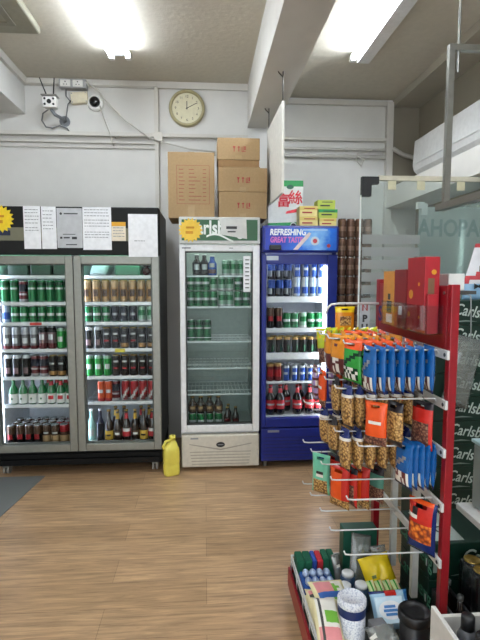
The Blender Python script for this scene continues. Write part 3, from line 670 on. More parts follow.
# notices on the header
def notice(px0_, py0_, px1_, py1_, m, label, lines, lay=0, name='paper_notice', Y=LY-.005, extra=None):
    x0, z1 = at(px0_, py0_, Y); x1, z0 = at(px1_, py1_, Y); y = Y-.0026-lay*.0007
    o = MB().box(x0, x1, y-.0006, y, z0, z1).build(name, m); tag(o, label, 'notice', None)
    if lines:
        t = MB(); rnd = random.Random(px0_)
        for (f, a, b) in lines:
            zz = z1-(z1-z0)*f; xx = x0+(x1-x0)*a
            while xx < x0+(x1-x0)*b-.01:
                wl = rnd.uniform(.008, .024); t.box(xx, min(xx+wl, x0+(x1-x0)*b), y-.0012, y-.0006, zz-.0035, zz+.0015); xx += wl+.005
        t.build('writing', INKL, o)
    if extra: extra(o, x0, x1, z0, z1, y-.0006)
    return o
ln = lambda fs, a, b: [(f, a, b) for f in fs]
notice(23, 206, 41.6, 249, PAPER, 'white handwritten sheet at the left end of the row of header notices', ln((.08, .15, .23, .31, .39, .5, .56), .08, .9))
notice(41, 206.5, 57.2, 249, PAPER, 'narrow white written sheet just left of the grey poster', ln((.1, .19, .27, .36, .44, .52), .1, .8), 1)
def poster(o, x0, x1, z0, z1, y):
    t = MB(); zc = z0+(z1-z0)*.93
    t.cyl((x0+.03, y-.0006, zc-.02), (x0+.03, y, zc-.02), .009, 12); t.box(x0+.05, x1-.03, y-.0006, y, zc-.024, zc-.016)
    t.box(x0+.04, x1-.05, y-.0006, y, z0+.095, z0+.1); t.box(x0+.02, x0+.036, y-.0006, y, z0+.065, z0+.08); t.box(x0+.045, x1-.09, y-.0006, y, z0+.068, z0+.078); t.box(x1-.075, x1-.04, y-.0006, y, z0+.062, z0+.08); t.box(x0+.06, x1-.04, y-.0006, y, z0+.02, z0+.027)
    t.build('print', INK, o)
notice(56.5, 208, 83, 248, PAPER_G, 'grey poster in the middle of the header notices', None, 2, 'poster', extra=poster)
notice(82.3, 207, 112, 250, PAPER, 'white printed sheet just right of the grey poster', ln((.06, .13, .2, .3, .37, .44, .58, .64, .7), .06, .92), 1)
def tabs(o, x0, x1, z0, z1, y):
    MB().box(x0, x1, y-.0008, y, z1-.03, z1).build('yellow_edge', mat('orange_tape', '#d9a021', .5), o)
notice(111.5, 222, 126, 241, mat('cream_paper', '#e4d9c3', .8), 'small cream note with an orange top edge between two sheets', ln((.3, .45, .6, .75), .1, .9), 0, extra=tabs)
notice(128, 214, 158, 257, PAPER, 'large white sheet at the right end of the black fridge header', ln((.62,), .2, .6), 0)
t = MB(); x, z = at(0, 219, LY-.005); n = 18; ol = []
for k in range(2*n): a = PI*k/n; rr = .1 if k % 2 == 0 else .078; ol.append((rr*math.cos(a), rr*math.sin(a)))
def star(label, x, y, z, s=1, m=YEL, sy=1):
    o = MB().prism([(a*s, b*s*sy) for a, b in ol], -.002, 0).build('star_price_card', m, loc=(x, y, z)); tag(o, label, 'price card')
    t = MB(); t.box(-.035*s, .03*s, -.0028, -.002, .012*s, .028*s); t.box(-.04*s, .02*s, -.0028, -.002, -.03*s, -.008*s); t.build('writing', mat('orange_ink', '#c98a1d', .7), o); return o
star('yellow starburst price card at the left end of the black fridge header', x, LY-.0078, z)

# ------------------------------------------------------------------ white single door fridge
WX, WY, WH = .115, 3.63, .302
fw = thing('beverage_fridge', 'white single door drinks fridge with a green lit-box header', 'fridge', (WX, WY, 0))
t = MB(); W = WH; ztop = 1.945
t.box(-W, -W+.03, .05, .62, .02, ztop); t.box(W-.03, W, .05, .62, .02, ztop); t.box(-W+.03, W-.03, .59, .62, .02, ztop); t.box(-W+.03, W-.03, .05, .59, ztop-.03, ztop); t.box(-W+.03, W-.03, .05, .59, .02, .3)
t.build('cabinet', WHITE_M, fw)
hb = MB().box(-W, W, -.012, .05, 1.748, ztop, bev=.006).build('header', mat('header_grey_white', '#c6c9c6', .4), fw)
sg = MB().box(-W+.02, W-.02, -.016, -.012, 1.772, ztop-.02).build('sign_panel', mat('sign_green', '#0f5527', .35), hb)
text('Carlsberg', .14, 'lettering', mat('sign_white', '#e9eee9', .5), sg, (-.035, -.0162, 1.862), bold=.004, sx=.76, ext=.0003)
t = MB(); pts = []
for k in range(12): u = k/11; pts.append((-.1+.2*u, 1.797+.028*math.sin(PI*u*1.2+.4)))
t.prism(pts+[(x, z-.014) for x, z in pts[::-1]], -.0175, -.016); t.build('swash', mat('sign_white'), sg)
q = .042; d0, d1 = .305, 1.742
t = MB(); t.box(-W, -W+q, 0, .045, d0, d1, bev=.006); t.box(W-q-.01, W, 0, .045, d0, d1, bev=.006); t.box(-W+q, W-q-.01, 0, .045, d1-.05, d1, bev=.006); t.box(-W+q, W-q-.01, 0, .045, d0, d0+.055, bev=.006)
dr = t.build('door', WHITE_M, fw)
MB().box(-W+q, W-q-.01, .018, .024, d0+.055, d1-.05).build('glass', GLASS_DIM, dr)
t = MB(); g = .008; xa, xb = -W+q, W-q-.01
t.box(xa, xa+g, .012, .05, d0+.055, d1-.05); t.box(xb-g, xb, .012, .05, d0+.055, d1-.05); t.box(xa, xb, .012, .05, d1-.058, d1-.05); t.box(xa, xb, .012, .05, d0+.055, d0+.065); t.build('gasket', mat('gasket_dark', '#3a3d3c', .6), dr)
t = MB(); t.box(-W+.02, -W+.085, -.001, 0, d1-.03, d1-.02); t.box(.07, .1, -.001, 0, d1-.028, d1-.022); t.build('badge', INKL, dr)
LIN2 = mat('white_fridge_liner', '#aab3b0', .5)
t = MB(); t.box(-W+.03, W-.03, .565, .59, .3, ztop-.03); t.box(-W+.03, -W+.036, .06, .565, .3, ztop-.03); t.box(W-.036, W-.03, .06, .565, .3, ztop-.03); t.box(-W+.036, W-.036, .06, .565, .3, .306)
for k in range(22): t.box(-W+.05, W-.05, .56, .566, .45+k*.055, .46+k*.055)
t.build('liner', LIN2, fw)
MB().box(-W+.06, W-.06, .09, .12, ztop-.19, ztop-.17).build('light_strip', mat('dim_led', '#e6f2ea', .4, emit=8, var=0), fw)
gp = MB().box(-W, W, .0, .05, .025, .285, bev=.012).build('grille_panel', mat('cream_enamel', '#cfcabb', .4), fw)
t = MB(); MBm = .0
t.add([(-W+.06, -.0015, .215), (-.0, -.0015, .172), (W-.06, -.0015, .215), (W-.06, -.0015, .208), (0, -.0015, .16), (-W+.06, -.0015, .208)], [(0, 1, 4, 5), (1, 2, 3, 4)])
for k in range(5): t.box(-W+.065+.004*k, W-.065-.004*k, -.0025, 0, .145-k*.024, .151-k*.024)
t.build('louvres', mat('louvre_shadow', '#a29d90', .5), gp)
t = MB(); t.M = Matrix.Translation((0, -.003, .205)) @ Matrix.Diagonal((1, 1, .6, 1)); t.cyl((0, 0, 0), (0, .006, 0), .034, 20); t.build('badge', BLACK, gp)
t = MB(); t.box(-.022, .022, -.004, -.003, .202, .208); t.build('badge_print', INKL, gp)
t = MB(); t.box(-W+.07, -W+.13, -.001, 0, .25, .262); t.build('badge', INKL, gp)
for x in (-W+.05, W-.05):
    for y in (.1, .55): MB().cyl((x, y, 0), (x, y, .022), .02, 10).build('foot', BLACK, fw)
SHW = [zat(y, WY+.07) for y in (276, 307, 341.5, 368, 394)]
for i, z in enumerate(SHW):
    if i < 2:
        shelf(fw, -W+.04, -.012, .07, .54, z, strip=.008); shelf(fw, .0, W-.04, .075, .54, z, strip=.008)
    else:
        o = shelf(fw, -W+.04, W-.04, .07, .54, z, strip=.008)
    t = MB(); fx0, fx1 = (-W+.045, -.015) if i < 2 else (-W+.045, W-.045)
    for xx in (fx0, fx1-.004): t.box(xx, xx+.004, .066, .07, z, z+.034)
    t.box(fx0, fx1, .066, .07, z+.03, z+.034)
    if i > 1: t.build('shelf_rail', WIRE, o)
G2 = 'drinks in the white fridge'; C_ = 'white fridge'
yw = WY+.112
def wx(px): return xat(px, yw, 300)
row(['blackbottle', 'blackbottle', 'bluebottle'], [wx(197), wx(204.5), wx(212.5)], yw, SHW[0], 'top shelf, '+C_, G2)
row(['palegreen']*4, [wx(226), wx(233.5), wx(241), wx(248.5)], yw, SHW[0], 'top shelf, '+C_, G2)
xs = [wx(p) for p in (191, 198.5, 206, 213.5, 222, 229.5, 238, 246)]
row(['green']*4+['tallgreen']*0+['palegreen']*2+['green']*2, xs, yw, SHW[1], 'second shelf lower layer, '+C_, G2, jit=.001)
row(['green']*3+['palegreen']*3+['green']*2, xs, yw, SHW[1]+.123, 'second shelf upper layer, '+C_, G2, jit=.001)
row(['tallgreen']*3, [wx(191), wx(199), wx(207)], yw, SHW[2], 'third shelf, '+C_, G2)
xs = [wx(p) for p in (191.5, 200, 209, 218)]
row(['green']*4, xs, yw, .307, 'bottom lower layer, '+C_, G2, jit=.001)
row(['brownlow']*4, xs, yw, .307+.123, 'bottom upper layer, '+C_, G2, jit=.001)
row(['smallbrown']*2, [wx(227), wx(235.5)], yw, .307, 'bottom front, '+C_, G2)
row(['smallbrown']*1, [wx(228.5)], yw+.08, .307, 'bottom back row, '+C_, G2)
# things stuck on it
t = MB(); x0, z1 = at(243.5, 256, WY); x1, z0 = at(250.5, 292, WY)
o = MB().box(x0, x1, WY+.015, WY+.0175, z0, z1).build('paper_strip', PAPER); tag(o, 'tall white strip of black marks stuck on the white fridge glass', 'sticker')
t = MB()
for k in range(8): zz = z1-.02-k*(z1-z0-.03)/8; t.box(x0+.014, x1-.01, WY+.0142, WY+.015, zz-.012, zz-.004)
t.build('writing', INK, o)
x, z = at(190.5, 230, WY-.02)
star('orange yellow starburst price card on the green sign of the white fridge', x, WY-.0162, z, .92, mat('star_orange', '#ecc544', .6), 1)
xa, za = at(219.5, 222, WY-.02); xb, zb_ = at(248, 238, WY-.02)
o = MB().prism([(.0, .045), (.012, .1), (-.005, .158), (.2, .163), (.205, .012)], -.001, 0).build('paper_note', mat('note_paper', '#d3d5d0', .8), loc=(xa, WY-.0162, 1.772)); tag(o, 'white paper note taped over the green sign of the white fridge', 'notice')
t = MB(); t.box(.05, .13, -.002, -.001, .085, .105); t.box(.06, .12, -.002, -.001, .06, .07); t.build('writing', INK, o)

# ------------------------------------------------------------------ blue single door fridge
BX, BY, BH = .722, 3.62, .29
BLUE = mat('fridge_blue', '#16257a', .35); BLUED = mat('fridge_blue_dark', '#101a52', .4)
fb = thing('beverage_fridge', 'blue single door drinks fridge behind the snack rack', 'fridge', (BX, BY, 0))
W = BH; ztop = 1.885
t = MB(); t.box(-W, -W+.03, .05, .62, .06, ztop-.01); t.box(W-.03, W, .05, .62, .06, ztop-.01); t.box(-W+.03, W-.03, .59, .62, .06, ztop-.01); t.box(-W+.03, W-.03, .05, .59, ztop-.2, ztop-.01); t.box(-W+.03, W-.03, .05, .59, .06, .4)
t.build('cabinet', BLUE, fb)
hb = MB().box(-W, W, -.03, .05, 1.685, ztop, bev=.015).build('header', BLUE, fb)
def sky_sign():
    m = bpy.data.materials.new('sign_blue_print'); m.use_nodes = True; nt = m.node_tree; b = nt.nodes['Principled BSDF']; b.inputs['Roughness'].default_value = .35
    tc = nt.nodes.new('ShaderNodeTexCoord'); mp = nt.nodes.new('ShaderNodeMapping'); mp.inputs['Location'].default_value = (-.11, 0, -1.775); nt.links.new(tc.outputs['Object'], mp.inputs[0])
    ln_ = nt.nodes.new('ShaderNodeVectorMath'); ln_.operation = 'LENGTH'; nt.links.new(mp.outputs[0], ln_.inputs[0])
    n = nt.nodes.new('ShaderNodeTexNoise'); n.inputs['Scale'].default_value = 22; nt.links.new(tc.outputs['Object'], n.inputs['Vector'])
    ad = nt.nodes.new('ShaderNodeMath'); ad.operation = 'MULTIPLY_ADD'; ad.inputs[1].default_value = .12; nt.links.new(n.outputs['Fac'], ad.inputs[0]); nt.links.new(ln_.outputs['Value'], ad.inputs[2])
    cr = nt.nodes.new('ShaderNodeValToRGB'); e = cr.color_ramp.elements
    e[0].position = .09; e[0].color = lin('#8fc7ee'); e[1].position = .34; e[1].color = lin('#1233a6'); k = e.new(.18); k.color = lin('#1f6fd6')
    nt.links.new(ad.outputs[0], cr.inputs['Fac']); nt.links.new(cr.outputs['Color'], b.inputs['Base Color']); return m
sg = MB().box(-W+.022, W-.02, -.033, -.029, 1.702, ztop-.02).build('sign_panel', sky_sign(), hb)
text('REFRESHING', .062, 'lettering', mat('sign_white'), sg, (-.1, -.0335, 1.832), bold=.0022, sx=.78, shear=.12)
text('GREAT TASTE', .056, 'lettering', mat('sign_pink', '#c86bb0', .5), sg, (-.112, -.0335, 1.776), bold=.0022, sx=.7, shear=.12)
t = MB(); t.prism([(-.06, 1.705), (-.025, 1.705), (.06, 1.8), (.075, 1.825), (.06, 1.835), (.035, 1.812)], -.0345, -.033); t.build('beam_print', mat('beam_cream', '#d9c7c0', .5), sg)
t = MB(); t.cyl((.105, -.0352, 1.77), (.105, -.033, 1.77), .032, 20); t.build('emblem', mat('emblem_pale', '#c9d3dc', .5), sg)
t = MB(); t.cyl((.105, -.0362, 1.77), (.105, -.0352, 1.77), .017, 16); t.cyl((.21, -.036, 1.735), (.21, -.033, 1.735), .014, 14); t.build('emblem_centre', mat('emblem_red', '#b5424c', .5), sg)
t = MB(); t.box(.01, .2, -.0345, -.033, 1.845, 1.858); t.build('small_print', mat('print_pale', '#9fc2e6', .5), sg)
t = MB(); t.box(-W+.05, -W+.14, -.045, -.033, 1.7, 1.74, bev=.008); t.build('lock_cover', BLACK, hb)
d0, d1 = .335, 1.672; q = .045
xa, xb = -W+q-.01, W-.075
t = MB(); t.box(-W, xa, 0, .045, d0, d1, bev=.005); t.box(xb, W, 0, .045, d0, d1, bev=.005); t.box(xa, xb, 0, .045, d1-.075, d1, bev=.005); t.box(xa, xb, 0, .045, d0, d0+.07, bev=.005)
dr = t.build('door', BLUE, fb)
MB().box(xa, xb, .018, .024, d0+.07, d1-.075).build('glass', GLASS, dr)
t = MB(); t.box(-W+.035, -W+.125, -.003, 0, d1-.045, d1-.012); t.build('badge', mat('badge_silver', '#9aa0a6', .3, .6), dr)
BR_LED = mat('bright_led', '#f3f7ff', .4, emit=12, var=0)
MB().box(xb-.022, xb-.004, .03, .05, d0+.08, d1-.085).build('light_strip', BR_LED, fb)
MB().box(xa+.004, xb-.03, .1, .13, d1-.06, d1-.045).build('light_strip', LED, fb)
LIN3 = mat('blue_fridge_liner', '#c3c7cc', .45)
t = MB(); t.box(-W+.03, W-.03, .57, .59, .4, ztop-.2); t.box(-W+.03, -W+.036, .06, .57, .4, ztop-.2); t.box(W-.036, W-.03, .06, .57, .4, ztop-.2); t.box(-W+.036, W-.036, .06, .57, .4, .406); t.box(-W+.036, W-.036, .06, .57, ztop-.21, ztop-.2); t.build('liner', LIN3, fb)
t = MB(); t.box(-W, W, .0, .05, .065, .325, bev=.006); gp = t.build('grille_panel', BLUE, fb)
t = MB()
for k in range(7): t.box(-W+.02, W-.02, -.002, 0, .09+k*.027, .094+k*.027)
t.build('louvres', BLUED, gp)
MB().box(-W+.05, -W+.14, -.003, 0, .295, .312).build('badge', mat('badge_silver'), gp)
for x in (-W+.04, W-.04):
    for y in (.08, .56):
        MB().cyl((x, y, .0), (x, y, .06), .02, 10).build('foot', STEEL, fb)
SHB = [zat(y, BY+.075, 297) for y in (297, 328.5, 353, 381.5)]
PS = mat('price_rail', '#e2e5e8', .35)
for i, z in enumerate(SHB): shelf(fb, -W+.04, W-.04, .075, .54, z, PS, strip=(.042, .03, .05, .014)[i])
G3 = 'drinks in the blue fridge'; D_ = 'blue fridge'
yb = BY+.125
def bx(px): return xat(px, yb, 330)
xs = [bx(p) for p in (271.5, 279.5, 287.5)]
row(['bluecan']*3, xs, yb, SHB[0], 'top shelf lower layer, '+D_, G3, jit=.001)
row(['bluecan']*3, xs, yb, SHB[0]+.136, 'top shelf upper layer, '+D_, G3, jit=.001)
xs = [bx(p) for p in (296, 304, 312, 320)]
row(['whiteblue']*4, xs, yb, SHB[0], 'top shelf lower layer, '+D_, G3, jit=.001)
row(['silverblue']*4, xs, yb, SHB[0]+.156, 'top shelf upper layer, '+D_, G3, jit=.001)
row(['darkbrown', 'darkbrown', 'green', 'green', 'palegreen', 'green', 'green'], [bx(p) for p in (270.5, 278.5, 286.5, 294.5, 302.5, 310.5, 318.5)], yb, SHB[1], 'second shelf, '+D_, G3)
row(['palegreen', 'palegreen', 'palegreen'], [bx(p) for p in (299, 306.5, 314.5)], yb+.09, SHB[1], 'second shelf back row, '+D_, G3)
row(['blackgreen']*7, [bx(p) for p in (270.5, 278.5, 286.5, 294.5, 302.5, 310.5, 318.5)], yb, SHB[2], 'third shelf, '+D_, G3)
row(['blackgreen']*5, [bx(p) for p in (275, 283, 291, 299, 307)], yb+.085, SHB[2], 'third shelf back row, '+D_, G3)
row(['redshort', 'redshort', 'silverblue', 'silverblue', 'silverblue', 'silverblue', 'silverblue'], [bx(p) for p in (270.5, 278, 286, 294, 302, 310, 318)], yb, SHB[3], 'fourth shelf, '+D_, G3)
row(['silverblue']*4, [bx(p) for p in (283, 291, 299, 307)], yb+.085, SHB[3], 'fourth shelf back row, '+D_, G3)
row(['cola']*5, [bx(p) for p in (271, 280.5, 298, 310.5, 319.8)], yb, .407, 'bottom front, '+D_, G3)
row(['cola']*2, [bx(p) for p in (288.5, 303)], yb+.1, .407, 'bottom back row, '+D_, G3)

# ------------------------------------------------------------------ cartons on the fridges
def carton(label, x0, x1, y0, y1, z0, z1, printer=None, flap=0, group=None, rz=0):
    r_ = thing('carton', label, 'carton', ((x0+x1)/2, y0, z0), rz, group)
    w2 = (x1-x0)/2; dp = y1-y0; h = z1-z0
    MB().box(-w2, w2, 0, dp, 0, h, bev=.003).build('box_body', CARDB, r_)
    MB().box(-.025, .025, -.0012, 0, .002, h*.2).build('tape', TAPE, r_)
    t = MB(); t.box(-w2+.002, w2-.002, dp*.48, dp*.48+.003, h, h+.0012); t.box(-.025, .025, 0, dp, h, h+.001); t.build('seam', CARDD, r_)
    if printer: printer(r_, w2, h)
    if flap:
        t = MB(); t.xprism([(.0, h), (-.0, h+.003), (-.05, h+flap), (-.054, h+flap-.002)], -w2, w2); t.build('flap', CARDD, r_)
    return r_
def table_print(r_, w2, h):
    t = MB(); a, b, c0, c1 = -w2*.62, w2*.78, h*.22, h*.8
    for z in (c0, c1): t.box(a, b, -.001, 0, z-.0015, z+.0015)
    for x in (a, b): t.box(x-.0015, x+.0015, -.001, 0, c0, c1)
    rnd = random.Random(4)
    for k in range(9):
        z = c1-.03-k*(c1-c0-.03)/9
        t.box(a+.015, a+.045+rnd.random()*.015, -.001, 0, z-.003, z+.003); t.box(a+.09, a+.12+rnd.random()*.07, -.001, 0, z-.003, z+.003); t.box(b-.05, b-.025, -.001, 0, z-.003, z+.003)
    t.build('print', mat('faded_red_print', '#935a45', .8), r_)
def care_print(r_, w2, h):
    t = MB(); z = h*.5; x = -.045
    t.prism([(x, z+.02), (x+.02, z+.02), (x+.013, z), (x+.013, z-.018), (x+.02, z-.02), (x, z-.02), (x+.007, z-.018), (x+.007, z)], -.001, 0)
    x += .034; t.prism([(x, z+.012), (x+.011, z+.022), (x+.022, z+.012), (x+.014, z+.008), (x+.014, z-.02), (x+.008, z-.02), (x+.008, z+.008)], -.001, 0)
    x += .034; t.box(x, x+.004, -.001, 0, z-.02, z+.016); t.box(x+.01, x+.014, -.001, 0, z-.02, z+.02); t.box(x, x+.03, -.001, 0, z-.022, z-.018); t.box(x+.02, x+.03, -.001, 0, z-.01, z+.02)
    t.build('print', REDINK, r_)
ZT = 1.946
YC = 3.72
xa = xat(168, YC, 190); xb = xat(214.5, YC, 190)
carton('large tall brown carton with a red printed table on the white fridge', xa, xb, YC, YC+.4, ZT, zat(152, YC, 190), table_print)
xa, xb = xat(219, YC, 200), xat(267, YC, 200); zm = zat(192, YC, 240); zm2 = zat(167.5, YC, 240)
carton('bottom brown carton of the three stacked on the white fridge', xa, xb, YC, YC+.3, ZT, zm-.001, care_print)
carton('middle brown carton of the stack with a raised back flap', xa-.004, xb+.002, YC+.003, YC+.3, zm+.001, zm2-.001, care_print)
xa2, xb2 = xat(217.5, YC+.05, 150), xat(260, YC+.05, 150)
carton('top brown carton tipped on the open one', xa2, xb2, YC+.06, YC+.33, zat(160, YC+.05, 240)+.004, zat(137.5, YC+.05, 240), care_print)
r_ = thing('carton', 'dark edged open brown carton squeezed between the middle and top cartons', 'carton', ((xa2+xb2)/2, YC+.05, zm2+.001))
MB().box(-(xb2-xa2)/2+.005, (xb2-xa2)/2-.005, .01, .26, 0, zat(160, YC+.05, 240)-zm2).build('box_body', CARDD, r_)
MB().box(-.12, (xb2-xa2)/2-.002, -.02, .01, .004, .012).build('flap', CARDB, r_)
# white green box and small packets on the blue fridge
YG = 3.97; ZG = 1.886
xa = xat(268, YG, 210); xb = xat(303, YG, 210); zt_ = zat(180.5, YG, 290)
r_ = thing('food_box', 'large white and green box with red characters on the blue fridge', 'box', ((xa+xb)/2, YG, ZG)); w2 = (xb-xa)/2; h = zt_-ZG
MB().box(-w2, w2, 0, .1, 0, h, bev=.002).build('box_body', mat('box_white', '#e6e9e4', .5), r_)
MB().prism([(-w2, h*.72), (-w2, h), (w2, h), (w2, h*.88), (-w2*.2, h*.88)], -.0012, 0).build('green_print', mat('print_green', '#2c9a55', .5), r_); MB().prism([(-w2, 0), (w2, 0), (w2, h*.17), (-w2, h*.14)], -.0012, 0).build('green_print', mat('print_green'), r_)
t = MB(); t.M = Matrix.Translation((w2*.25, -.002, h*.87)) @ Matrix.Diagonal((1, 1, .6, 1)); t.cyl((0, 0, 0), (0, .001, 0), .03, 18); t.build('oval_print', mat('print_deep_green', '#25604a', .5), r_)
text('富', .115, 'lettering', mat('print_red', '#cf2337', .5), r_, (-w2*.12, -.0018, h*.58), bold=.002); text('絲', .12, 'lettering', mat('print_red'), r_, (w2*.56, -.0018, h*.64), bold=.002)
t = MB(); t.prism([(-w2*.0, h*.33), (w2*.75, h*.37), (w2*.7, h*.44), (w2*.05, h*.38)], -.0016, 0); t.build('red_stroke', mat('print_red'), r_)
t = MB(); t.cyl((w2*.45, -.0022, h*.09), (w2*.45, -.0012, h*.09), .028, 20); t.build('seal_print', mat('box_white'), r_)
t = MB(); t.cyl((w2*.45, -.003, h*.09), (w2*.45, -.0022, h*.09), .02, 20); t.build('seal_centre', INK, r_)
t = MB(); t.box(-w2*.8, w2*.05, -.002, -.0012, h*.06, h*.085); t.build('small_print', mat('print_pale_green', '#bfe0c4', .5), r_)
SBY = mat('packet_cream', '#e2d38c', .5); SBO = mat('packet_amber', '#d3bb66', .5); SBL = mat('packet_lime', '#b3c24f', .5); SBG = mat('print_green')
def small_box(label, pxa, pxb, za, zb, ma, mb_, y=3.69):
    xa, xb = xat(pxa, y, 215), xat(pxb, y, 215)
    r_ = thing('small_box', label, 'box', ((xa+xb)/2, y, za), 0, 'small boxes on the blue fridge'); w2 = (xb-xa)/2; h = zb-za
    MB().box(-w2, w2, 0, .12, 0, h, bev=.002).build('box_body', ma, r_)
    t = MB(); t.box(-w2, w2, -.001, 0, h*.62, h*.98); t.build('top_band', mb_, r_)
    t = MB(); t.box(-w2*.7, w2*.4, -.0014, -.0005, h*.3, h*.45); t.box(-w2*.5, w2*.7, -.0014, -.0005, h*.72, h*.82); t.build('print', INK if mb_ is not SBO else REDINK, r_)
hh = (zat(206, 3.69, 310)-ZG)/2
small_box('lower amber and cream box in the left pile on the blue fridge', 299.5, 318, ZG, ZG+hh-.001, SBY, SBO)
small_box('upper amber and cream box in the left pile on the blue fridge', 299.5, 317.5, ZG+hh, ZG+2*hh, SBY, SBO)
hr = (zat(200, 3.69, 325)-ZG)/3
small_box('bottom cream box in the right pile on the blue fridge', 319.5, 336.5, ZG, ZG+hr-.001, SBY, SBO)
small_box('middle lime and green box in the right pile on the blue fridge', 318.5, 337.5, ZG+hr, ZG+2*hr-.001, SBL, SBG)
small_box('top lime box in the right pile on the blue fridge', 317.5, 335, ZG+2*hr, ZG+3*hr, SBL, SBL)
# ------------------------------------------------------------------ brown can stack on cartons
YS = 4.0; zs = zat(219, YS, 350); n_r = 7; h = .1585
zbase = zs-n_r*h
carton('lower plain brown carton standing on the floor under the brown cans', 1.07, 1.4, YS-.04, YS+.3, 0.001, zbase/2-.001)
carton('upper plain brown carton right under the brown cans', 1.07, 1.4, YS-.04, YS+.3, zbase/2, zbase-.001)
xs = [xat(p, YS, 260) for p in (341.5, 350, 358.5, 367)]
for j in range(n_r):
    nm = 'top layer' if j == n_r-1 else ORD[n_r-1-j]+' layer from top'
    row(['brown']*4, xs, YS, zbase+j*h, nm+' of the brown stack', 'brown cans stacked beside the blue fridge', jit=.0008)
# ------------------------------------------------------------------ yellow jug on the floor
xj, yj = onz(171.5, 474, 0); s = .001
r_ = thing('plastic_jug', 'yellow plastic jug standing on the floor between two fridges', 'jug', (xj, yj, 0), R(20)); JUG = mat('jug_yellow', '#e3d65c', .35, var=.04)
t = MB(); hw, hd = .06, .045
secs = [(0, .93), (.012, 1), (.075, 1), (.08, .97), (.09, .97), (.095, 1), (.175, 1), (.205, .95), (.228, .8), (.248, .5), (.258, .34), (.275, .34)]
vs = []; fs = []; n = 20
for z, k in secs:
    for i in range(n):
        a = 2*PI*i/n; c_, s_ = math.cos(a), math.sin(a); e_ = .5 if z < .21 else .8
        vs.append((hw*k*math.copysign(abs(c_)**e_, c_)+(.012 if z > .24 else 0), hd*k*math.copysign(abs(s_)**e_, s_), z))
for j in range(len(secs)-1):
    for i in range(n): fs.append((j*n+i, j*n+(i+1) % n, (j+1)*n+(i+1) % n, (j+1)*n+i))
fs.append(tuple(range(n))[::-1]); fs.append(tuple(range((len(secs)-1)*n, len(secs)*n)))
t.add(vs, fs, 0, True); t.build('bottle_body', JUG, r_)
MB().tube([(-.05, 0, .19), (-.062, 0, .225), (-.04, 0, .262), (.0, 0, .268)], .011, 8).build('handle', JUG, r_)
MB().lathe([(.024, .272), (.024, .3), (.02, .303)], c=(.012, 0, 0), n=16).build('cap', JUG, r_)
# grey mat
pts = [onz(px, py, .004) for px, py in ((45, 476), (0, 517))]
(xa, ya), (xb, yb2) = pts
t = MB(); dx = (xb-xa)/(yb2-ya); y2 = 2.55
vs = [(xa, ya), (xa+dx*(y2-ya), y2), (-2.1, y2), (-2.1, ya)]
t.add([(x, y, .0005) for x, y in vs]+[(x, y, .006) for x, y in vs], [(3, 2, 1, 0), (4, 5, 6, 7), (0, 1, 5, 4), (1, 2, 6, 5), (2, 3, 7, 6), (3, 0, 4, 7)])
tag(t.build('floor_mat', mat('mat_grey', '#6d706f', .35, scale=200)), 'flat grey mat on the floor in front of the black fridge', 'mat')

# ------------------------------------------------------------------ red snack rack on the right
RX = .85; RN, RF = 1.60, 2.25
RACKW = mat('rack_white', '#d5d6d3', .35, .1)
rk = thing('snack_rack', 'red wheeled snack rack with white hooks and a low goods tray', 'rack', (RX, RN, 0))
ztr = 1.475
LV = [zat_ for zat_ in (1.243, 1.068, .897, .70, .492)]
def rloc(x, y, z): return (x-RX, y-RN, z)
for y0, y1, h in ((-.03, .0, ztr), (RF-RN, RF-RN+.04, ztr+.015)):
    MB().box(-.015, .015, y0, y1, .09, h, bev=.003).build('post', RED, rk)
t = MB(); t.box(-.0155, .0145, 0, RF-RN, LV[0]+.005, ztr-.004, bev=.003); t.build('header_panel', RED, rk)
text('Sun', .1, 'lettering', mat('blue_print', '#2b2470', .5), rk, (-.0163, .57, 1.325), FACE_L, bold=.002, sx=1.1)
t = MB(); t.cyl((-.0195, .02, ztr-.03), (-.0145, .02, ztr-.03), .006, 10); t.build('screw', STEEL, rk)
for z in LV:
    b_ = MB().box(-.026, -.0155, -.035, RF-RN+.02, z-.026, z+.006, bev=.002).build('crossbar', RACKW, rk)
    t = MB(); t.cyl((-.0275, -.018, z-.01), (-.0255, -.018, z-.01), .007, 10); t.build('bolt', INK, b_)
for y in (.2, .42):
    MB().box(-.02, .005, y-.012, y+.012, .2, LV[0]+.005).build('upright', mat('upright_grey', '#b8b7b0', .4), rk)
HY = [1.63, 1.80, 1.96, 2.11, 2.235]
def hook(y, z, tip, rise=.012):
    MB().tube([rloc(RX-.026, y, z-.012), rloc(RX-.03, y, z), rloc(tip+.02, y, z+rise*.1), rloc(tip, y, z+.004), rloc(tip-.006, y, z+.017)], .0031, 6).build('hook', RACKW, rk)
TIPS = [[.57, .55, .53, .53, .53], [.575, .52, .52, .52, .50], [.55, .52, .50, .50, .49], [.515, .51, .51, .50, .49], [.51, .51, .51, .50, .49]]
for li, z in enumerate(LV):
    for hi, y in enumerate(HY): hook(y, z, TIPS[li][hi]-(.014 if hi else .006))
hz5 = 1.375
MB().tube([rloc(RX-.02, RF-.01, hz5), rloc(.64, RF-.01, hz5), rloc(.60, RF-.01, hz5-.004), rloc(.583, RF-.01, hz5-.02), rloc(.572, RF-.01, hz5-.05)], .0055, 8).build('hook', RACKW, rk)
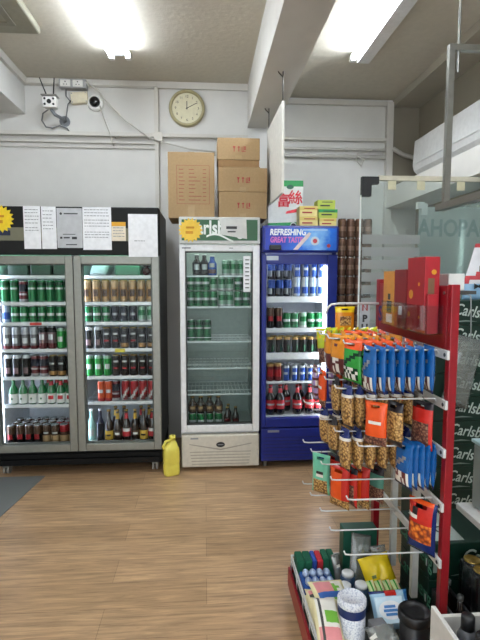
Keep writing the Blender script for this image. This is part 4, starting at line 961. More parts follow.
# base tray
TX0, TX1, TY0, TY1 = .392, .86, 1.45, 2.115
t = MB(); t.box(TX0-RX, TX1-RX, TY0-RN, TY1-RN, .09, .12); t.build('tray_floor', DGREY, rk)
t = MB(); t.box(TX0-RX-.012, TX0-RX, TY0-RN, TY1-RN, .06, .15, bev=.003); t.build('tray_side', RED, rk)
t = MB(); t.box(TX1-RX-.0, TX1-RX+.012, TY0-RN, TY1-RN, .06, .09, bev=.003); t.build('tray_side', RED, rk)
t = MB(); t.box(TX0-RX, TX1-RX, TY1-RN, TY1-RN+.012, .06, .15, bev=.003); t.build('tray_side', RED, rk)
t = MB(); t.box(TX0-RX, TX1-RX, TY0-RN-.012, TY0-RN, .06, .15, bev=.003); t.build('tray_side', RED, rk)
t = MB()
t.tube([rloc(TX1, TY1-.004, .205), rloc(TX0+.004, TY1-.004, .205), rloc(TX0+.004, TY0+.004, .205), rloc(TX1-.3, TY0+.004, .205)], .005, 6)
t.tube([rloc(TX0+.004, TY1-.004, .178), rloc(TX0+.004, TY0+.004, .178)], .003, 6)
for k in range(6): yy = TY0+.004+(TY1-TY0-.008)*k/5; t.tube([rloc(TX0+.004, yy, .12), rloc(TX0+.004, yy, .205)], .003, 6)
t.build('wire_rim', RACKW, rk)
for x in (TX0+.02, TX1-.05):
    for y in (TY0+.05, TY1-.08):
        c_ = MB().box(x-RX-.012, x-RX+.012, y-RN-.02, y-RN+.02, .045, .062).build('caster', STEEL, rk)
        MB().cyl(rloc(x-.011, y, .028), rloc(x+.011, y, .028), .028, 14).build('wheel', mat('caster_wheel'), c_)
MB().box(-.018, .02, TY1-RN+.012, RF-RN+.06, .06, .09).build('base_rail', RED, rk)
MB().cyl((-.011, RF-RN, .03), (.011, RF-RN, .03), .03, 14).build('wheel', mat('caster_wheel'), rk)

# ---- hanging packets
PB = mat('packet_blue', '#0f5697', .22, 0, var=.12, scale=45); PBD = mat('packet_navy', '#1b2a63', .25, 0, var=.1); PW = mat('packet_white', '#e3e0d6', .35, var=.05)
PG = mat('packet_green', '#2f9a3a', .25, var=.12); PO = mat('packet_orange', '#e0521d', .25, var=.08); PO2 = mat('packet_amber_foil', '#d98a1e', .25, var=.1); PM = mat('packet_maroon', '#5a1d1c', .3, var=.1)
PL = mat('packet_lime_foil', '#b6c92a', .25, var=.12); PY = mat('packet_yellow_foil', '#e3c51d', .25, var=.1); PMT = mat('packet_mint', '#6fc3a2', .3, var=.06); PRD = mat('packet_red', '#c22a22', .25, var=.1)
PLIL = mat('packet_lilac', '#9a86b5', .3, var=.15); PBK = mat('packet_dark', '#1f1a20', .3)
NUT = pebbles('peanuts', '#d8b67a', '#b58a4a', '#5e3c1c', 115); NUTR = pebbles('red_nuts', '#a88a6a', '#7a4a3a', '#3f1f1c', 115); CRISP = pebbles('orange_crisps', '#f0a23a', '#d9671d', '#7a2c12', 60)
PBK_ = mat('loop_dark', '#35353a', .5)
PK = {}
def packet_kind(key, w, h, th, mats, mf, noun='snack_packet', hole=True):
    o = MB().pillow(w, h, th, mf, 10, 14, hole=hole, pw=3.6).build(noun, mats); COL.objects.unlink(o); PK[key] = o
import zlib
def blot(u, v, seed, f=5): return (zlib.crc32(('%d %d %d' % (int((u+1)*f), int(v*f*2.2), seed)).encode()) >> 7) % 100
packet_kind('blue', .1, .165, .034, [PB, PW, PBD, PM, SIL], lambda u, v, s: 2 if v > .93 else (1 if blot(u, v, 3) < 55 else 3) if .62 < v < .9 and abs(u) < .9 else 4 if abs(v-.42-.2*u) < .05 and abs(u) < .7 else 2 if .1 < v < .16 and abs(u) < .3 else 0)
packet_kind('green', .115, .165, .034, [PG, PW, PO, DG], lambda u, v, s: 2 if v < .25 else (1 if blot(u, v, 7) < 60 else 3) if .62 < v < .95 and abs(u) < .8 else 3 if abs(v-.45-.2*u) < .06 else 0)
packet_kind('orange', .115, .165, .034, [PO, PW, PRD, PM], lambda u, v, s: 3 if v > .82 else 1 if .5 < v < .7 and abs(u) < .5 and blot(u, v, 9) < 60 else 2 if v > .5 else 0)
packet_kind('mustard', .115, .168, .034, [PO2, PW, PM, PY], lambda u, v, s: 0 if v < .12 else (1 if abs(u) < .35 and blot(u, v, 5) < 65 else 2) if v > .56 else 2 if abs(u) < .2 and .2 < v < .26 else 0)
packet_kind('lime', .115, .165, .034, [PL, PY, PM, NUTR], lambda u, v, s: (3 if abs(u) < .8 else 2) if v > .58 else 1 if blot(u, v, 2) < 30 else 0)
packet_kind('peanut', .078, .165, .04, [NUT, PBD, PW, PBK], lambda u, v, s: 1 if v < .2 else 3 if v > .9 else 2 if v < .26 else 0)
packet_kind('darknut', .078, .16, .038, [NUT, PBK, PM, PW], lambda u, v, s: 1 if v < .2 or v > .85 else 3 if v < .25 else 0)
packet_kind('tangerine', .09, .17, .03, [PO, PW, PM, NUTR], lambda u, v, s: 1 if .4 < v < .52 and abs(u) < .6 else 3 if v > .8 else 0)
packet_kind('lilac', .075, .17, .026, [PLIL, PM, PW], lambda u, v, s: 1 if abs((v*9) % 1-.5) < .2 else 2 if blot(u, v, 4) < 12 else 0)
packet_kind('mint', .1, .2, .03, [PMT, NUT, PBK, PW], lambda u, v, s: 1 if v > .66 and abs(u) < .85 else 2 if .42 < v < .5 and abs(u) < .35 else 3 if .5 < v < .56 and abs(u) < .4 else 0)
packet_kind('redorange', .105, .18, .036, [PO, PRD, PW, NUT], lambda u, v, s: 3 if v > .82 else 2 if v > .75 else 1 if u > .4 or v < .1 else 0)
packet_kind('limesmall', .075, .12, .024, [PL, PG, PM], lambda u, v, s: 2 if v > .75 else 1 if blot(u, v, 8) < 20 else 0)
packet_kind('greydark', .09, .16, .03, [mat('packet_teal', '#4c8a78', .3, var=.1), PBK, NUTR], lambda u, v, s: 1 if v < .25 else 2 if v > .6 else 0)
packet_kind('rednut', .1, .17, .036, [PRD, NUTR, PBK, PW], lambda u, v, s: 1 if v > .45 and abs(u) < .8 else 2 if v < .12 else 0)
packet_kind('yellowbox', .1, .125, .03, [PO2, PY, PW, NUT], lambda u, v, s: 1 if v < .2 else 3 if .35 < v < .7 and abs(u) < .6 else 0)
packet_kind('crisps', .13, .23, .05, [PRD, CRISP, PBD, PW, PBK, PO], lambda u, v, s: 4 if .12 < v < .27 and -.7 < u < -.1 else 3 if .27 < v < .36 and u < -.2 else 1 if .4 < v < .78 and abs(u) < .75 else 2 if v > .82 or u > .75 else 5 if v < .05 else 0)
def hang(key, x, y, z, label, group, rz=PI/2, tilt=0, cat='snack packet', sc=1):
    o = PK[key].copy(); COL.objects.link(o)
    loose = abs(rz-PI/2) > .62
    o.location = (x, y, z-.0085 if loose else z+.0165*sc); o.rotation_euler = (0, tilt, rz); o.scale = (sc, sc, sc)
    if loose: MB().tube([(.004*math.cos(a)*1.9, 0, .0075+.0078*math.sin(a)) for a in [PI*k/6-PI/2 for k in range(13)]], .0012, 5).build('hang_loop', PBK_, o, rz=PI/2-rz)
    return tag(o, label, cat, group)
LVN = ['top row of hooks', 'second row of hooks', 'third row of hooks', 'fourth row of hooks']
HN = ['front hook', 'second hook from the front', 'middle hook', 'second rearmost hook', 'rearmost hook']
def hang_row(key, noun, li, hi, xs, group, rz=None, tilt=0):
    n = len(xs)
    for k, x in enumerate(xs):
        pos = 'only' if n == 1 else '%s from the aisle end' % ORD[k]
        lab = ('%s alone on the %s, %s' % (noun, HN[hi], LVN[li])) if n == 1 else ('%s, %s, %s, %s' % (noun, pos, HN[hi].replace(' from the front', ''), LVN[li]))
        hang(key, x, HY[hi]+random.uniform(-.004, .004), LV[li], lab, group, (PI/2+random.uniform(-.1, .22)-.08+((.36 if li == 0 and hi else .14) if k == 0 else .22 if k == 1 and hi and li == 0 else 0)) if rz is None else rz, random.uniform(-.03, .03)+tilt*.6)
def xs_(a, b, n): return [a+(b-a)*k/(n-1) for k in range(n)]
hang_row('blue', 'blue snack packet', 0, 0, xs_(.578, .79, 7), 'blue snack packets on the rack')
hang_row('green', 'green and orange snack packet', 0, 1, xs_(.57, .79, 6), 'green snack packets on the rack')
hang_row('mustard', 'amber and maroon snack packet', 0, 2, xs_(.56, .80, 7), 'amber snack packets on the rack')
hang_row('orange', 'orange snack packet', 0, 3, xs_(.66, .80, 4), 'orange snack packets on the rack')
for k, x in enumerate(xs_(.555, .62, 2)): hang('mustard', x, HY[3], LV[0], 'amber and maroon snack packet, %s from the aisle end, second rearmost hook, top row' % ORD[k], 'amber snack packets on the rack', PI/2-.1, 0)
hang_row('lime', 'lime and brown snack packet', 0, 4, xs_(.56, .80, 7), 'lime snack packets on the rack', tilt=.3)
# second row
hang('tangerine', .605, HY[0]-.0, LV[1], 'large orange packet facing the aisle on the front hook, second row of hooks', 'orange snack packets on the rack', -.75, 0, sc=.93)
hang('darknut', .675, HY[0], LV[1], 'dark peanut packet right of the large orange packet, front hook, second row', 'peanut packets on the rack', -1.2)
hang('rednut', .775, HY[0], LV[1], 'dark red nut packet nearest the red post, front hook, second row', 'peanut packets on the rack', -1.2)
hang_row('peanut', 'peanut packet', 1, 1, xs_(.55, .79, 6), 'peanut packets on the rack', tilt=.1)
hang_row('darknut', 'dark peanut packet', 1, 2, xs_(.55, .79, 6), 'peanut packets on the rack', tilt=.1)
hang_row('tangerine', 'slim orange packet', 1, 3, xs_(.53, .76, 4), 'orange snack packets on the rack')
hang_row('lilac', 'lilac and brown packet', 1, 4, xs_(.525, .77, 4), 'lilac packets on the rack', tilt=.14)
# third row
hang_row('blue', 'blue snack packet', 2, 0, xs_(.712, .812, 5), 'blue snack packets on the rack')
hang_row('peanut', 'peanut packet', 2, 1, xs_(.545, .79, 6), 'peanut packets on the rack', tilt=.1)
hang_row('darknut', 'dark peanut packet', 2, 2, xs_(.54, .79, 6), 'peanut packets on the rack', tilt=.1)
hang_row('peanut', 'peanut packet', 2, 3, xs_(.54, .78, 5), 'peanut packets on the rack', tilt=.08)
# fourth row
hang('crisps', .79, HY[0], LV[3], 'large red crisp packet beside the red post on the front hook, fourth row of hooks', 'crisp packets', -.95, .02, sc=.86)
hang('redorange', .575, HY[2], LV[3], 'orange packet left of its red twin, middle hook, fourth row', 'orange snack packets on the rack', -.93)
hang('redorange', .662, HY[2], LV[3], 'orange packet right of its red twin, middle hook, fourth row', 'orange snack packets on the rack', -.93)
hang('rednut', .62, HY[2], LV[3], 'dark red nut packet between two orange packets, middle hook, fourth row', 'peanut packets on the rack', -1.2)
hang('greydark', .735, HY[2], LV[3], 'teal and dark packet right of the orange packets, middle hook, fourth row', 'peanut packets on the rack', -1.1)
hang('mint', .53, HY[3], LV[3]+.0, 'mint green packet with peanuts on the fourth row, nearest the aisle', 'mint packets on the rack', -.75, 0, sc=.93)
hang('limesmall', .65, HY[3]-.0, LV[3], 'small lime packet behind the orange packets, fourth row', 'lime snack packets on the rack', -1.0)
hang('rednut', .59, HY[3], LV[3], 'dark red nut packet between the mint and the small lime packet', 'peanut packets on the rack', -1.2)
hang('yellowbox', .665, RF-.012, hz5-.006, 'amber packet hanging above the lime packets at the far end of the rack', 'amber packets above the rack', .1)

# ---- red display boxes on the rack header
xb_ = RX-.0185
r_ = thing('acrylic_holder', 'clear acrylic holder fixed to the red rack header', 'holder', (xb_, 1.62, 1.3))
ACR = thin_glass('acrylic', '#f6f8fa', .03, mul=.25)
t = MB(); t.box(-.064, -.062, 0, .42, 0, .1); t.box(-.062, 0, 0, .002, 0, .1); t.box(-.062, 0, .418, .42, 0, .1); t.box(-.064, .0015, 0, .42, -.003, 0); t.build('tray', ACR, r_)
CRB = mat('red_card', '#a01220', .4, var=.05); CRB2 = mat('dark_red_card', '#7d1019', .4, var=.05)
def red_box(label, y0, y1, x0, x1, z0, z1, dots, strip=None, name='gift_box', m=CRB):
    r_ = thing(name, label, 'box', ((x0+x1)/2, y0, z0)); w2 = (x1-x0)/2; h = z1-z0; d = y1-y0
    MB().box(-w2, w2, 0, d, 0, h, bev=.002).build('box_body', m, r_)
    if dots:
        for yy, zz, r0 in dots: MB().cyl((-w2-.001, d*yy, h*zz), (-w2, d*yy, h*zz), r0, 18).build('gold_dot', mat('gold_print', '#d99a2b', .35, .3), r_)
    if strip:
        MB().box(-w2*.55, w2*.3, -.0012, 0, h*.08, h*.72).build('side_print', mat('bronze_print', '#6f5036', .4), r_)
        t = MB(); t.cyl((w2*.2, -.002, h*.8), (w2*.2, 0, h*.8), .009, 14); t.build('gold_dot', mat('gold_print'), r_)
    return r_
red_box('tall red box with gold dots standing in the acrylic holder', 1.645, 1.79, xb_-.058, xb_-.003, 1.301, 1.572, [(.75, .5, .017), (.3, .64, .007), (.85, .22, .01), (.25, .2, .006)], True)
r2 = red_box('smaller red box with a white label left of the tall red box', 1.80, 1.915, xb_-.058, xb_-.02, 1.301, 1.53, None, None, m=CRB2)
MB().box(-.0200, -.019, .035, .065, .05, .085).build('label', PAPER, r2)
r2 = red_box('slim orange picture box at the far end of the acrylic holder', 1.92, 2.035, xb_-.058, xb_-.03, 1.301, 1.525, None, None, m=mat('orange_card', '#c98a3a', .45))
t = MB(); t.box(-.0150, -.014, .02, .07, .05, .1); t.box(-.0150, -.014, .035, .06, .105, .13); t.build('picture', INK, r2)
MB().box(-.0150, -.014, .015, .075, .01, .045).build('picture', PAPER, r2)
red_box('plain red box at the near end of the acrylic holder', 1.623, 1.642, xb_-.055, xb_-.02, 1.301, 1.44, None, None)
MB().box(.0145, .1, .02, .4, 1.44, 1.452).build('ledge', DGREY, rk)
o = MB().box(0, .06, 0, .2, 0, .06, bev=.003).build('paper_box', mat('paper_box_white', '#dcdcd6', .6), loc=(RX+.03, 1.68, 1.4525)); tag(o, 'white box lying behind the red rack header', 'box')

# ---- goods in the tray
ZF = .1205
def block(name, label, cat, x0, x1, y0, y1, z0, z1, m, group=None, bev=.004, rz=0, rot=None):
    o = MB().box(-(x1-x0)/2, (x1-x0)/2, -(y1-y0)/2, (y1-y0)/2, 0, z1-z0, bev=bev).build(name, m, loc=((x0+x1)/2, (y0+y1)/2, z0), rz=rz, rot=rot)
    return tag(o, label, cat, group)
SG = mat('pad_green', '#0f5a3f', .9, var=.15, scale=200, bump=.3); SB = mat('pad_blue', '#24479a', .9, var=.15, scale=200, bump=.3); SR = mat('pad_red', '#b3262f', .9, var=.15, scale=200, bump=.3)
x = .406
for k, (w_, m, lab) in enumerate(((.034, SG, 'green scouring pad at the outer corner of the tray'), (.034, SG, 'green scouring pad left of the blue one'), (.02, SB, 'blue scouring pad between the green and red ones'), (.026, SR, 'red scouring pad in the row of upright pads'), (.026, SG, 'green scouring pad just right of the red one'), (.03, SG, 'green scouring pad at the inner end of the row of pads'))):
    block('scouring_pad', lab, 'scouring pad', x, x+w_, 2.02, 2.105, ZF, .232+(k > 3)*.006, m, 'scouring pads in the tray', .006, rot=(0, 0, 0)); x += w_+.0015
def bag(name, label, cat, w_, h_, th, mats, mf, loc, rot, group=None, pw=2.2, crinkle=.15, nu=10, nv=12):
    o = MB().pillow(w_, h_, th, mf, nu, nv, crinkle=crinkle, pw=pw, z0=-h_/2).build(name, mats, loc=loc, rot=rot); return tag(o, label, cat, group)
BLUF = mat('blue_film', '#2a56a0', .2, var=.25, scale=40); SILW = mat('steel_wool', '#aebfdc', .3, .3, var=.25, scale=90, bump=.4)
r_ = thing('scourer_bag', 'blue bag of silvery scourers beside the upright pads', 'bag', (.482, 1.945, ZF))
MB().box(-.072, .072, -.068, .068, 0, .075, bev=.012).build('bag_body', BLUF, r_)
k = 0
for i in range(4):
    for j in range(2):
        MB().ball((-.047+.031*i, -.028+.058*j, .084), .0155, .024, .016, 8, 6).build('scourer', SILW, r_)
FOIL = mat('grey_foil', '#8a8c88', .25, .5, var=.2, scale=40)
bag('foil_packet', 'grey foil packet leaning beside the upright pads', 'packet',   .045, .13, .025, [FOIL, PW], lambda u, v, s: 1 if .3 < v < .4 and abs(u) < .5 else 0, (.585, 2.0, .198), (R(-24), 0, R(20)))
o = block('green_box', 'dark green box standing at the back of the tray', 'box', .618, .775, 2.035, 2.098, ZF, .365, mat('box_dark_green', '#0f4a38', .45))
CLR = thin_glass('clear_film', '#f2f5f2', .1, .3, '#dde2dc', .15)
bag('clear_bag', 'clear plastic bag draped in front of the dark green box', 'bag', .1, .22, .03, [CLR], None, (.68, 1.985, .245), (R(-22), R(14), R(6)), crinkle=.4)
bag('clear_bag', 'clear plastic bag slumped beside the yellow bag', 'bag', .07, .16, .025, [CLR], None, (.775, 1.985, .225), (R(-14), R(-10), R(-6)), crinkle=.4)
NB = mat('bottle_navy', '#27405c', .3, var=.1)
for k, (x, y) in enumerate(((.607, 1.925), (.64, 1.845), (.571, 1.845))):
    r_ = thing('cleaner_bottle', ['far dark blue bottle with a white round cap', 'right dark blue bottle with a white round cap', 'near dark blue bottle with a white round cap'][k]+' in the tray', 'bottle', (x, y, ZF), 0, 'dark blue bottles in the tray')
    MB().lathe([(.03, 0), (.032, .006), (.032, .09), (.027, .1)], n=18).build('bottle_body', NB, r_)
    MB().lathe([(.026, .1), (.026, .112), (.022, .115)], n=18).build('cap', CAPW, r_)
# cleaning cloth packs
CY = mat('cloth_cream', '#e0d6a8', .5, var=.08); CP = mat('cloth_pink', '#d98a8c', .5); CB = mat('cloth_blue', '#2f5fa8', .5); CG = mat('cloth_green', '#6fae3a', .5); CK = mat('cloth_dark', '#3a3a36', .5)
def clothf(a, b): return lambda u, v, s: 0 if abs(u) > .82 or v < .08 or v > .92 else a if v < .42 and u < .3 else b if .42 < v < .58 else 3 if blot(u, v, 31) < 35 else 4
CLM = [CY, CP, CB, CG, PW, CK]
bag('cloth_pack', 'topmost cream pack of pink cloths behind the wipe canister', 'cloth pack', .15, .17, .03, CLM, clothf(1, 2), (.495, 1.765, .237), (R(-80), R(4), R(8)), 'cloth packs in the tray', 6, .1)
bag('cloth_pack', 'cream pack of pink cloths at the outer edge of the tray', 'cloth pack', .07, .26, .045, CLM, lambda u, v, s: 0 if abs(u) > .8 or v < .06 or v > .94 else (1, 5, 3, 4)[int(v*7) % 4], (.435, 1.70, .212), (R(-82), R(6), R(2)), 'cloth packs in the tray', 5, .1)
bag('cloth_pack', 'cream pack with green print left of the wipe canister', 'cloth pack', .1, .2, .035, CLM, lambda u, v, s: 0 if abs(u) > .85 else 3 if .3 < v < .62 and u > -.2 else 5 if abs(u+.5) < .1 else 1 if v > .7 else 4, (.435, 1.60, .262), (R(-78), R(4), R(-4)), 'cloth packs in the tray', 5, .1)
bag('cloth_pack', 'yellow cloth pack at the front of the tray, left of the canister', 'cloth pack', .12, .16, .05, [PY, CY, CG], lambda u, v, s: 1 if blot(u, v, 44) < 55 else 0, (.475, 1.525, .17), (R(-80), 0, R(8)), 'cloth packs in the tray', 5, .15)
block('cloth_pack', 'cream pack underneath the pink cloth packs', 'cloth pack', .405, .525, 1.70, 1.865, ZF, .188, CY, 'cloth packs in the tray', .01)
# wipe canister
xc, yc = .545, 1.735
r_ = thing('wipe_canister', 'white speckled wipe canister with a navy band standing in the tray', 'canister', (.535, 1.64, ZF))
CANW = pebbles('canister_print', '#dfe3ea', '#e4e6ea', '#b4bacb', 150)
MB().lathe([(.048, 0), (.05, .006), (.05, .16)], n=24).build('body', CANW, r_)
MB().lathe([(.0508, .145), (.0508, .178)], n=24, cap=False).build('band', mat('band_navy', '#1f2f62', .4), r_)
MB().lathe([(.051, .178), (.053, .182), (.053, .2), (.046, .208), (.044, .204), (.001, .204)], n=24, cap=False).build('lid', CANW, r_)
bag('yellow_bag', 'bright yellow plastic bag crumpled behind the wet wipes', 'bag',   .14, .15, .07, [PY, mat('yellow_ink', '#5a6a2a', .5)], lambda u, v, s: 1 if .5 < v < .75 and abs(u+.3) < .35 and blot(u, v, 51, 8) < 45 else 0, (.735, 1.90, .235), (R(-38), R(-10), R(6)), None, 3, .35)
for k in range(4):
    bag('sachet', ['first', 'second', 'third', 'last'][k]+' pale green sachet from the left between yellow bag and wet wipes', 'sachet', .032, .13, .018, [mat('sachet_green', '#b9cf8a', .3), CY, PG], lambda u, v, s: 2 if abs(u) < .15 else 1 if u > .4 else 0, (.685+.034*k, 1.80, .20), (R(-48), R(-6), R(8)), 'pale green sachets in the tray', 4, .1)
WIPB = mat('wipes_pale_blue', '#9fc4dc', .3, var=.06); WIPD = mat('wipes_blue', '#2f78b8', .3, var=.1)
bag('wet_wipes', 'pale blue pack of wet wipes with a white lid leaning in the tray', 'wipes', .15, .13, .05, [WIPB, WIPD, PRD, PBD], lambda u, v, s: 1 if u > .72 else 3 if v < .12 and u < -.3 else 2 if v < .14 and -.3 < u < .4 else 0, (.71, 1.70, .222), (R(-42), R(-6), R(-6)), None, 5, .08)
wl = bpy.context.view_layer.objects; 
ww = [o for o in COL.objects if o.name.startswith('wet_wipes')][0]
MB().box(-.062, .045, -.034, -.026, -.05, .04, bev=.004).build('lid', mat('wipes_lid', '#c9dfea', .3), ww)
t = MB(); t.M = Matrix.Translation((-.007, -.0345, -.005)) @ Matrix.Diagonal((1.5, 1, 1.05, 1)); t.cyl((0, -.0005, 0), (0, .001, 0), .03, 18); t.build('lid_label', PAPER, ww)
t = MB()
for k, (a, b, z) in enumerate(((-.03, .012, .006), (-.034, .018, -.007), (-.028, .014, -.02))): t.box(a, b, -.0365, -.035, z-.004, z+.005)
t.build('print', mat('print_blue', '#3f7fc0', .5), ww)
r_ = thing('tub', 'black round tub with a shallow lid standing next to the red post', 'tub', (.722, 1.525, ZF)); BT = mat('tub_black', '#131315', .35)
MB().lathe([(.045, 0), (.05, .195)], n=24).build('body', BT, r_)
MB().lathe([(.054, .192), (.056, .196), (.056, .222), (.05, .228), (.046, .22), (.02, .218), (.001, .22)], n=24, cap=False).build('lid', BT, r_)
o = block('paper_label', 'small white paper label on the black tub', 'label', .70, .74, 1.5, 1.501, .2, .225, PAPER, bev=0) if False else None
GS = mat('grey_slab', '#77777a', .5, var=.08)
for k in range(3): block('flat_pack', ['lowest', 'middle', 'uppermost'][k]+' grey flat pack in the small pile right of the canister', 'pack', .60, .66, 1.555, 1.64, ZF+.04*k, ZF+.04*k+.037, GS, 'grey flat packs in the tray', .004, R(6*k-4))
o = block('seed_packet', 'green packet with a clear corner lying at the front of the tray', 'packet', .56, .655, 1.475, 1.54, ZF, .23, mat('packet_deep_green', '#2a5c30', .35, var=.15), None, .006)
t = MB(); t.box(-.05, .02, -.0308, -.03, .06, .1); t.build('window', CLR, o)
bag('clear_bag', 'clear bag with a white tag at the very front of the tray', 'bag', .11, .1, .04, [CLR, PW], lambda u, v, s: 1 if .4 < v < .55 and u < -.5 else 0, (.61, 1.508, .262), (R(-80), 0, R(5)), None, 4, .4)

# ------------------------------------------------------------------ green beer cartons behind the rack
CART = mat('carton_green', '#0a2c21', .4, var=.12, scale=15); CARTL = mat('carton_print', '#b9c6bd', .5)
def beer_carton(label, x0, x1, y0, y1, z0, z1, group, side=False, top=False, k=0):
    r_ = thing('beer_carton', label, 'carton', ((x0+x1)/2, y0, z0), 0, group); w2 = (x1-x0)/2; h = z1-z0; d = y1-y0
    MB().box(-w2, w2, 0, d, 0, h, bev=.003).build('box_body', CART, r_)
    text('Carlsberg', .082, 'lettering', CARTL, r_, (-w2+.262, -.001, h*.5), (PI/2, R(9), 0), sx=.82, bold=.0006, shear=.25)
    t = MB(); t.box(-w2+.015, -w2+.035, -.0012, 0, h*.2, h*.75); t.prism([(-w2+.09, h*.1), (-w2+.2, h*.2), (-w2+.26, h*.14), (-w2+.2, h*.14)], -.0012, 0); t.build('print', mat('carton_grey_print', '#7f8f86', .5), r_)
    if side:
        text('Carlsberg', .09, 'lettering', mat('carton_dim_print', '#3f7a5f', .5), r_, (-w2-.001, d*.5, h*.5), FACE_L, sx=.9)
        t = MB(); t.box(-w2-.0012, -w2, d*.08, d*.11, h*.3, h*.5); t.build('print', CARTL, r_)
    if top:
        t = MB(); t.box(-w2+.02, -w2+.15, .02, d-.02, h, h+.0012); t.build('top_print', mat('carton_top_pale', '#a9b3ac', .5), r_)
        text('C', .08, 'lettering', CART, r_, (-w2+.09, d*.35, h+.0015), (0, 0, 0))
n_c = 11; hc = .1255
for k in range(n_c):
    nm = 'topmost' if k == n_c-1 else ORD[n_c-1-k]+' from the top' if n_c-1-k < 12 else ''
    beer_carton('dark green beer carton, %s of the tall stack behind the rack' % nm, 1.135, 1.54, 2.36, 2.62, .001+k*hc, k*hc+hc-.0005, 'green beer cartons in the tall stack')
for k in range(3):
    beer_carton(['bottom', 'middle', 'top'][k]+' dark green beer carton of the low stack just behind the rack', .88, 1.27, 1.745, 2.02, .001+k*.151, k*.151+.1505, 'green beer cartons in the low stack', True, k == 2)
# white shelf board over shrink packs
SHW_ = mat('shelf_board', '#c9c8c2', .5)
r_ = thing('shelf_unit', 'low shelf with a white board behind the right end of the rack', 'shelf', (1.0, 1.785, 0))
MB().box(0, .5, -.42, 0, .575, .60, bev=.003).build('board', SHW_, r_)
for x, y in ((.47, -.4), (.47, -.03), (.3, -.03), (.3, -.4)): MB().box(x-.01, x+.01, y-.01, y+.01, 0, .575).build('leg', DGREY, r_)
# translucent container and bag
TRL = thin_glass('translucent_plastic', '#e6ebe9', .08, .55, '#c3cac8', .2)
r_ = thing('plastic_container', 'cloudy plastic container standing on the white shelf board', 'container', (1.10, 1.70, .601))
t = MB(); t.box(-.055, .1, -.06, .06, 0, .255, bev=.012); t.build('body', TRL, r_)
MB().box(-.06, .105, -.065, .065, .256, .27, bev=.004).build('lid', mat('container_lid', '#a9c4c6', .4), r_)
o = bag('clear_bag', 'clear plastic bag hanging in front of the tall green carton stack', 'bag', .17, .36, .04, [CLR], None, (1.30, 2.31, 1.02), (0, R(14), R(10)), crinkle=.4, pw=3)
MB().tube([(.0, 0, .17), (-.02, .02, .3), (-.04, .03, .388), (-.045, .05, .392), (-.045, .11, .392)], .003, 6).build('strap', mat('strap_grey', '#9a9d9c', .5), o)
PKB = mat('bow_blue', '#8fb8d6', .5, var=.06); PKR = mat('bow_red', '#b8343c', .5); PKW = mat('bow_white', '#d9d9dc', .5, var=.05)
r_ = thing('novelty_packet', 'blue and white packet with black bow shapes standing on the tall green cartons', 'packet', (1.45, 2.41, 1.673))
t = MB().pillow(.21, .29, .06, lambda u, v, s: 1 if v > .68 else 2 if v < .1 or abs(v-.5+.15*u) < .05 or (.55 < v < .66 and blot(u, v, 61) < 60) else 0, 10, 14, pw=3); t.v = [(x*(.5+.6*min(1, -z/.2)), y, z) for x, y, z in t.v]; t.build('body', [PKW, PKB, PKR], r_)
for x, z in ((-.045, -.22), (.03, -.235), (-.02, -.13)):
    t = MB(); t.prism([(x-.022, z-.015), (x-.022, z+.015), (x, z+.004), (x+.022, z+.015), (x+.022, z-.015), (x, z-.004)], -.031, -.0285); t.build('bow', BLACK, r_)
# shrink wrapped dark cans on the floor
SHR = thin_glass('shrink_wrap', '#c9cdd0', .1, .1, '#6a6d70', .12)
DKC = mat('dark_can_body', '#1b1c20', .3, .3)
def can_pack(label, x, y, z):
    r_ = thing('can_pack', label, 'can pack', (x, y, z), 0, 'wrapped packs of dark cans')
    for i in range(3):
        for j in range(2):
            c_ = MB(); c_.lathe([(.028, 0), (.033, .008), (.033, .19), (.028, .202)], c=(i*.067, -j*.067, 0), n=16); c_ = c_.build('can', DKC, r_)
            t = MB(); t.lathe([(.029, .202), (.03, .207), (.026, .207), (.024, .203), (.001, .203)], c=(i*.067, -j*.067, 0), n=16, cap=False); t.build('can_lid', LIDG, c_)
    MB().box(-.035, .169, -.102, .035, -.0005, .196, bev=.012).build('wrap', SHR, r_)
can_pack('upper wrapped pack of dark cans with gold lids under the shelf board', 1.0, 1.655, .234)
can_pack('lower wrapped pack of dark cans on the floor under the shelf board', 1.0, 1.655, .002)
r_ = thing('cardboard_tray', 'plain tray between the two wrapped packs of dark cans', 'tray', (1.0, 1.655, .21)); MB().box(-.035, .169, -.102, .035, 0, .0225).build('tray_body', DGREY, r_)
# dark crate of bottles standing before the low green cartons
r_ = thing('bottle_crate', 'black bottle crate in the shade behind the red post', 'crate', (.885, 1.73, 0))
t = MB(); t.box(0, .075, -.2, 0, 0, .03); t.box(0, .01, -.2, 0, .03, .28); t.box(.065, .075, -.2, 0, .03, .28); t.box(.01, .065, -.01, 0, .03, .28); t.box(.01, .065, -.2, -.19, .03, .28); t.build('crate_body', BLACK, r_)
for k in range(2):
    t = MB(); t.lathe([(.023, .031), (.024, .26), (.01, .3), (.01, .33)], c=(.0375, -.05-.09*k, 0), n=12); b_ = t.build('bottle', KB, r_)
    t = MB(); t.lathe([(.012, .328), (.012, .345), (.001, .345)], c=(.0375, -.05-.09*k, 0), n=12, cap=False); t.build('cap', DGREY, b_)
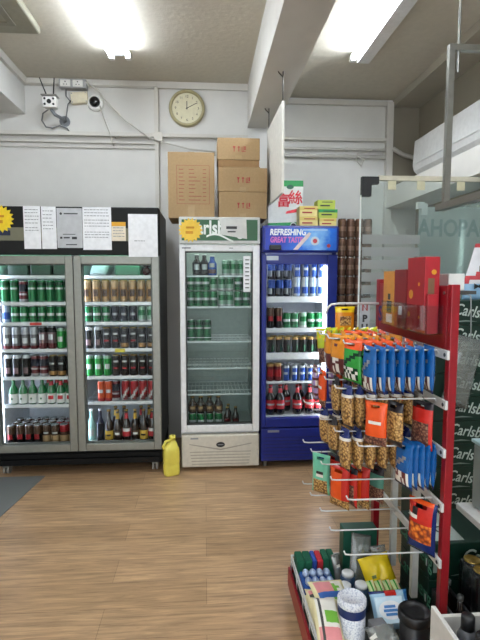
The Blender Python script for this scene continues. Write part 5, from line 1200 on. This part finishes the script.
# white crate in the lower right corner
cx0, cx1, cy0, cy1, cz = .682, 0.99, .9, 1.335, .502
r_ = thing('white_crate', 'white open box with black capped bottles at the lower right corner', 'box', (cx0, cy1, 0))
WB = mat('crate_white', '#d3d1cb', .5)
t = MB(); t.box(0, .014, cy0-cy1, 0, .001, cz, bev=.002); t.build('side_panel', WB, r_)
t = MB(); t.box(cx1-cx0-.014, cx1-cx0, cy0-cy1, 0, .001, cz-.04); t.build('side_panel', WB, r_)
t = MB(); t.box(.014, cx1-cx0-.014, -.014, 0, .001, cz-.03); t.build('end_panel', WB, r_)
t = MB(); t.box(.014, cx1-cx0-.014, cy0-cy1, cy0-cy1+.014, .001, cz-.03); t.build('end_panel', WB, r_)
t = MB(); t.box(.014, cx1-cx0-.014, cy0-cy1+.014, -.014, .306, .32); t.build('bottom_panel', WB, r_)
t = MB()
for k in range(3): t.box(-.0008, 0, -.26, -.10-.02*k, cz-.10-.022*k, cz-.09-.022*k)
t.build('print', mat('print_mauve', '#6f6a86', .6), r_)
for i in range(4):
    for j in range(3):
        x, y = .748+i*.067, 1.245-j*.075
        b_ = thing('small_bottle', 'black capped small bottle in the white box, %s from the left, %s row' % (ORD[i], ['back', 'middle', 'front'][j]), 'bottle', (x, y, .3205), 0, 'black capped bottles in the white box')
        MB().lathe([(.026, 0), (.028, .006), (.028, .15), (.018, .175)], n=14).build('bottle_body', mat('small_bottle_grey', '#4a4b4f', .3), b_)
        MB().lathe([(.019, .172), (.019, .21), (.016, .214)], n=14).build('cap', BLACK, b_)

# ------------------------------------------------------------------ light
w = bpy.data.worlds.new('daylight'); S.world = w; w.use_nodes = True
bg = w.node_tree.nodes['Background']; bg.inputs['Color'].default_value = (.86, .93, 1, 1); bg.inputs['Strength'].default_value = 1.15
S.view_settings.view_transform = 'Standard'; S.view_settings.look = 'None'; S.view_settings.gamma = 1; S.view_settings.use_curve_mapping = False
S.view_settings.exposure = 1.3
S.cycles.use_denoising = True; S.cycles.max_bounces = 8; S.cycles.transparent_max_bounces = 16; S.cycles.sample_clamp_indirect = 6; S.cycles.caustics_reflective = False; S.cycles.caustics_refractive = False
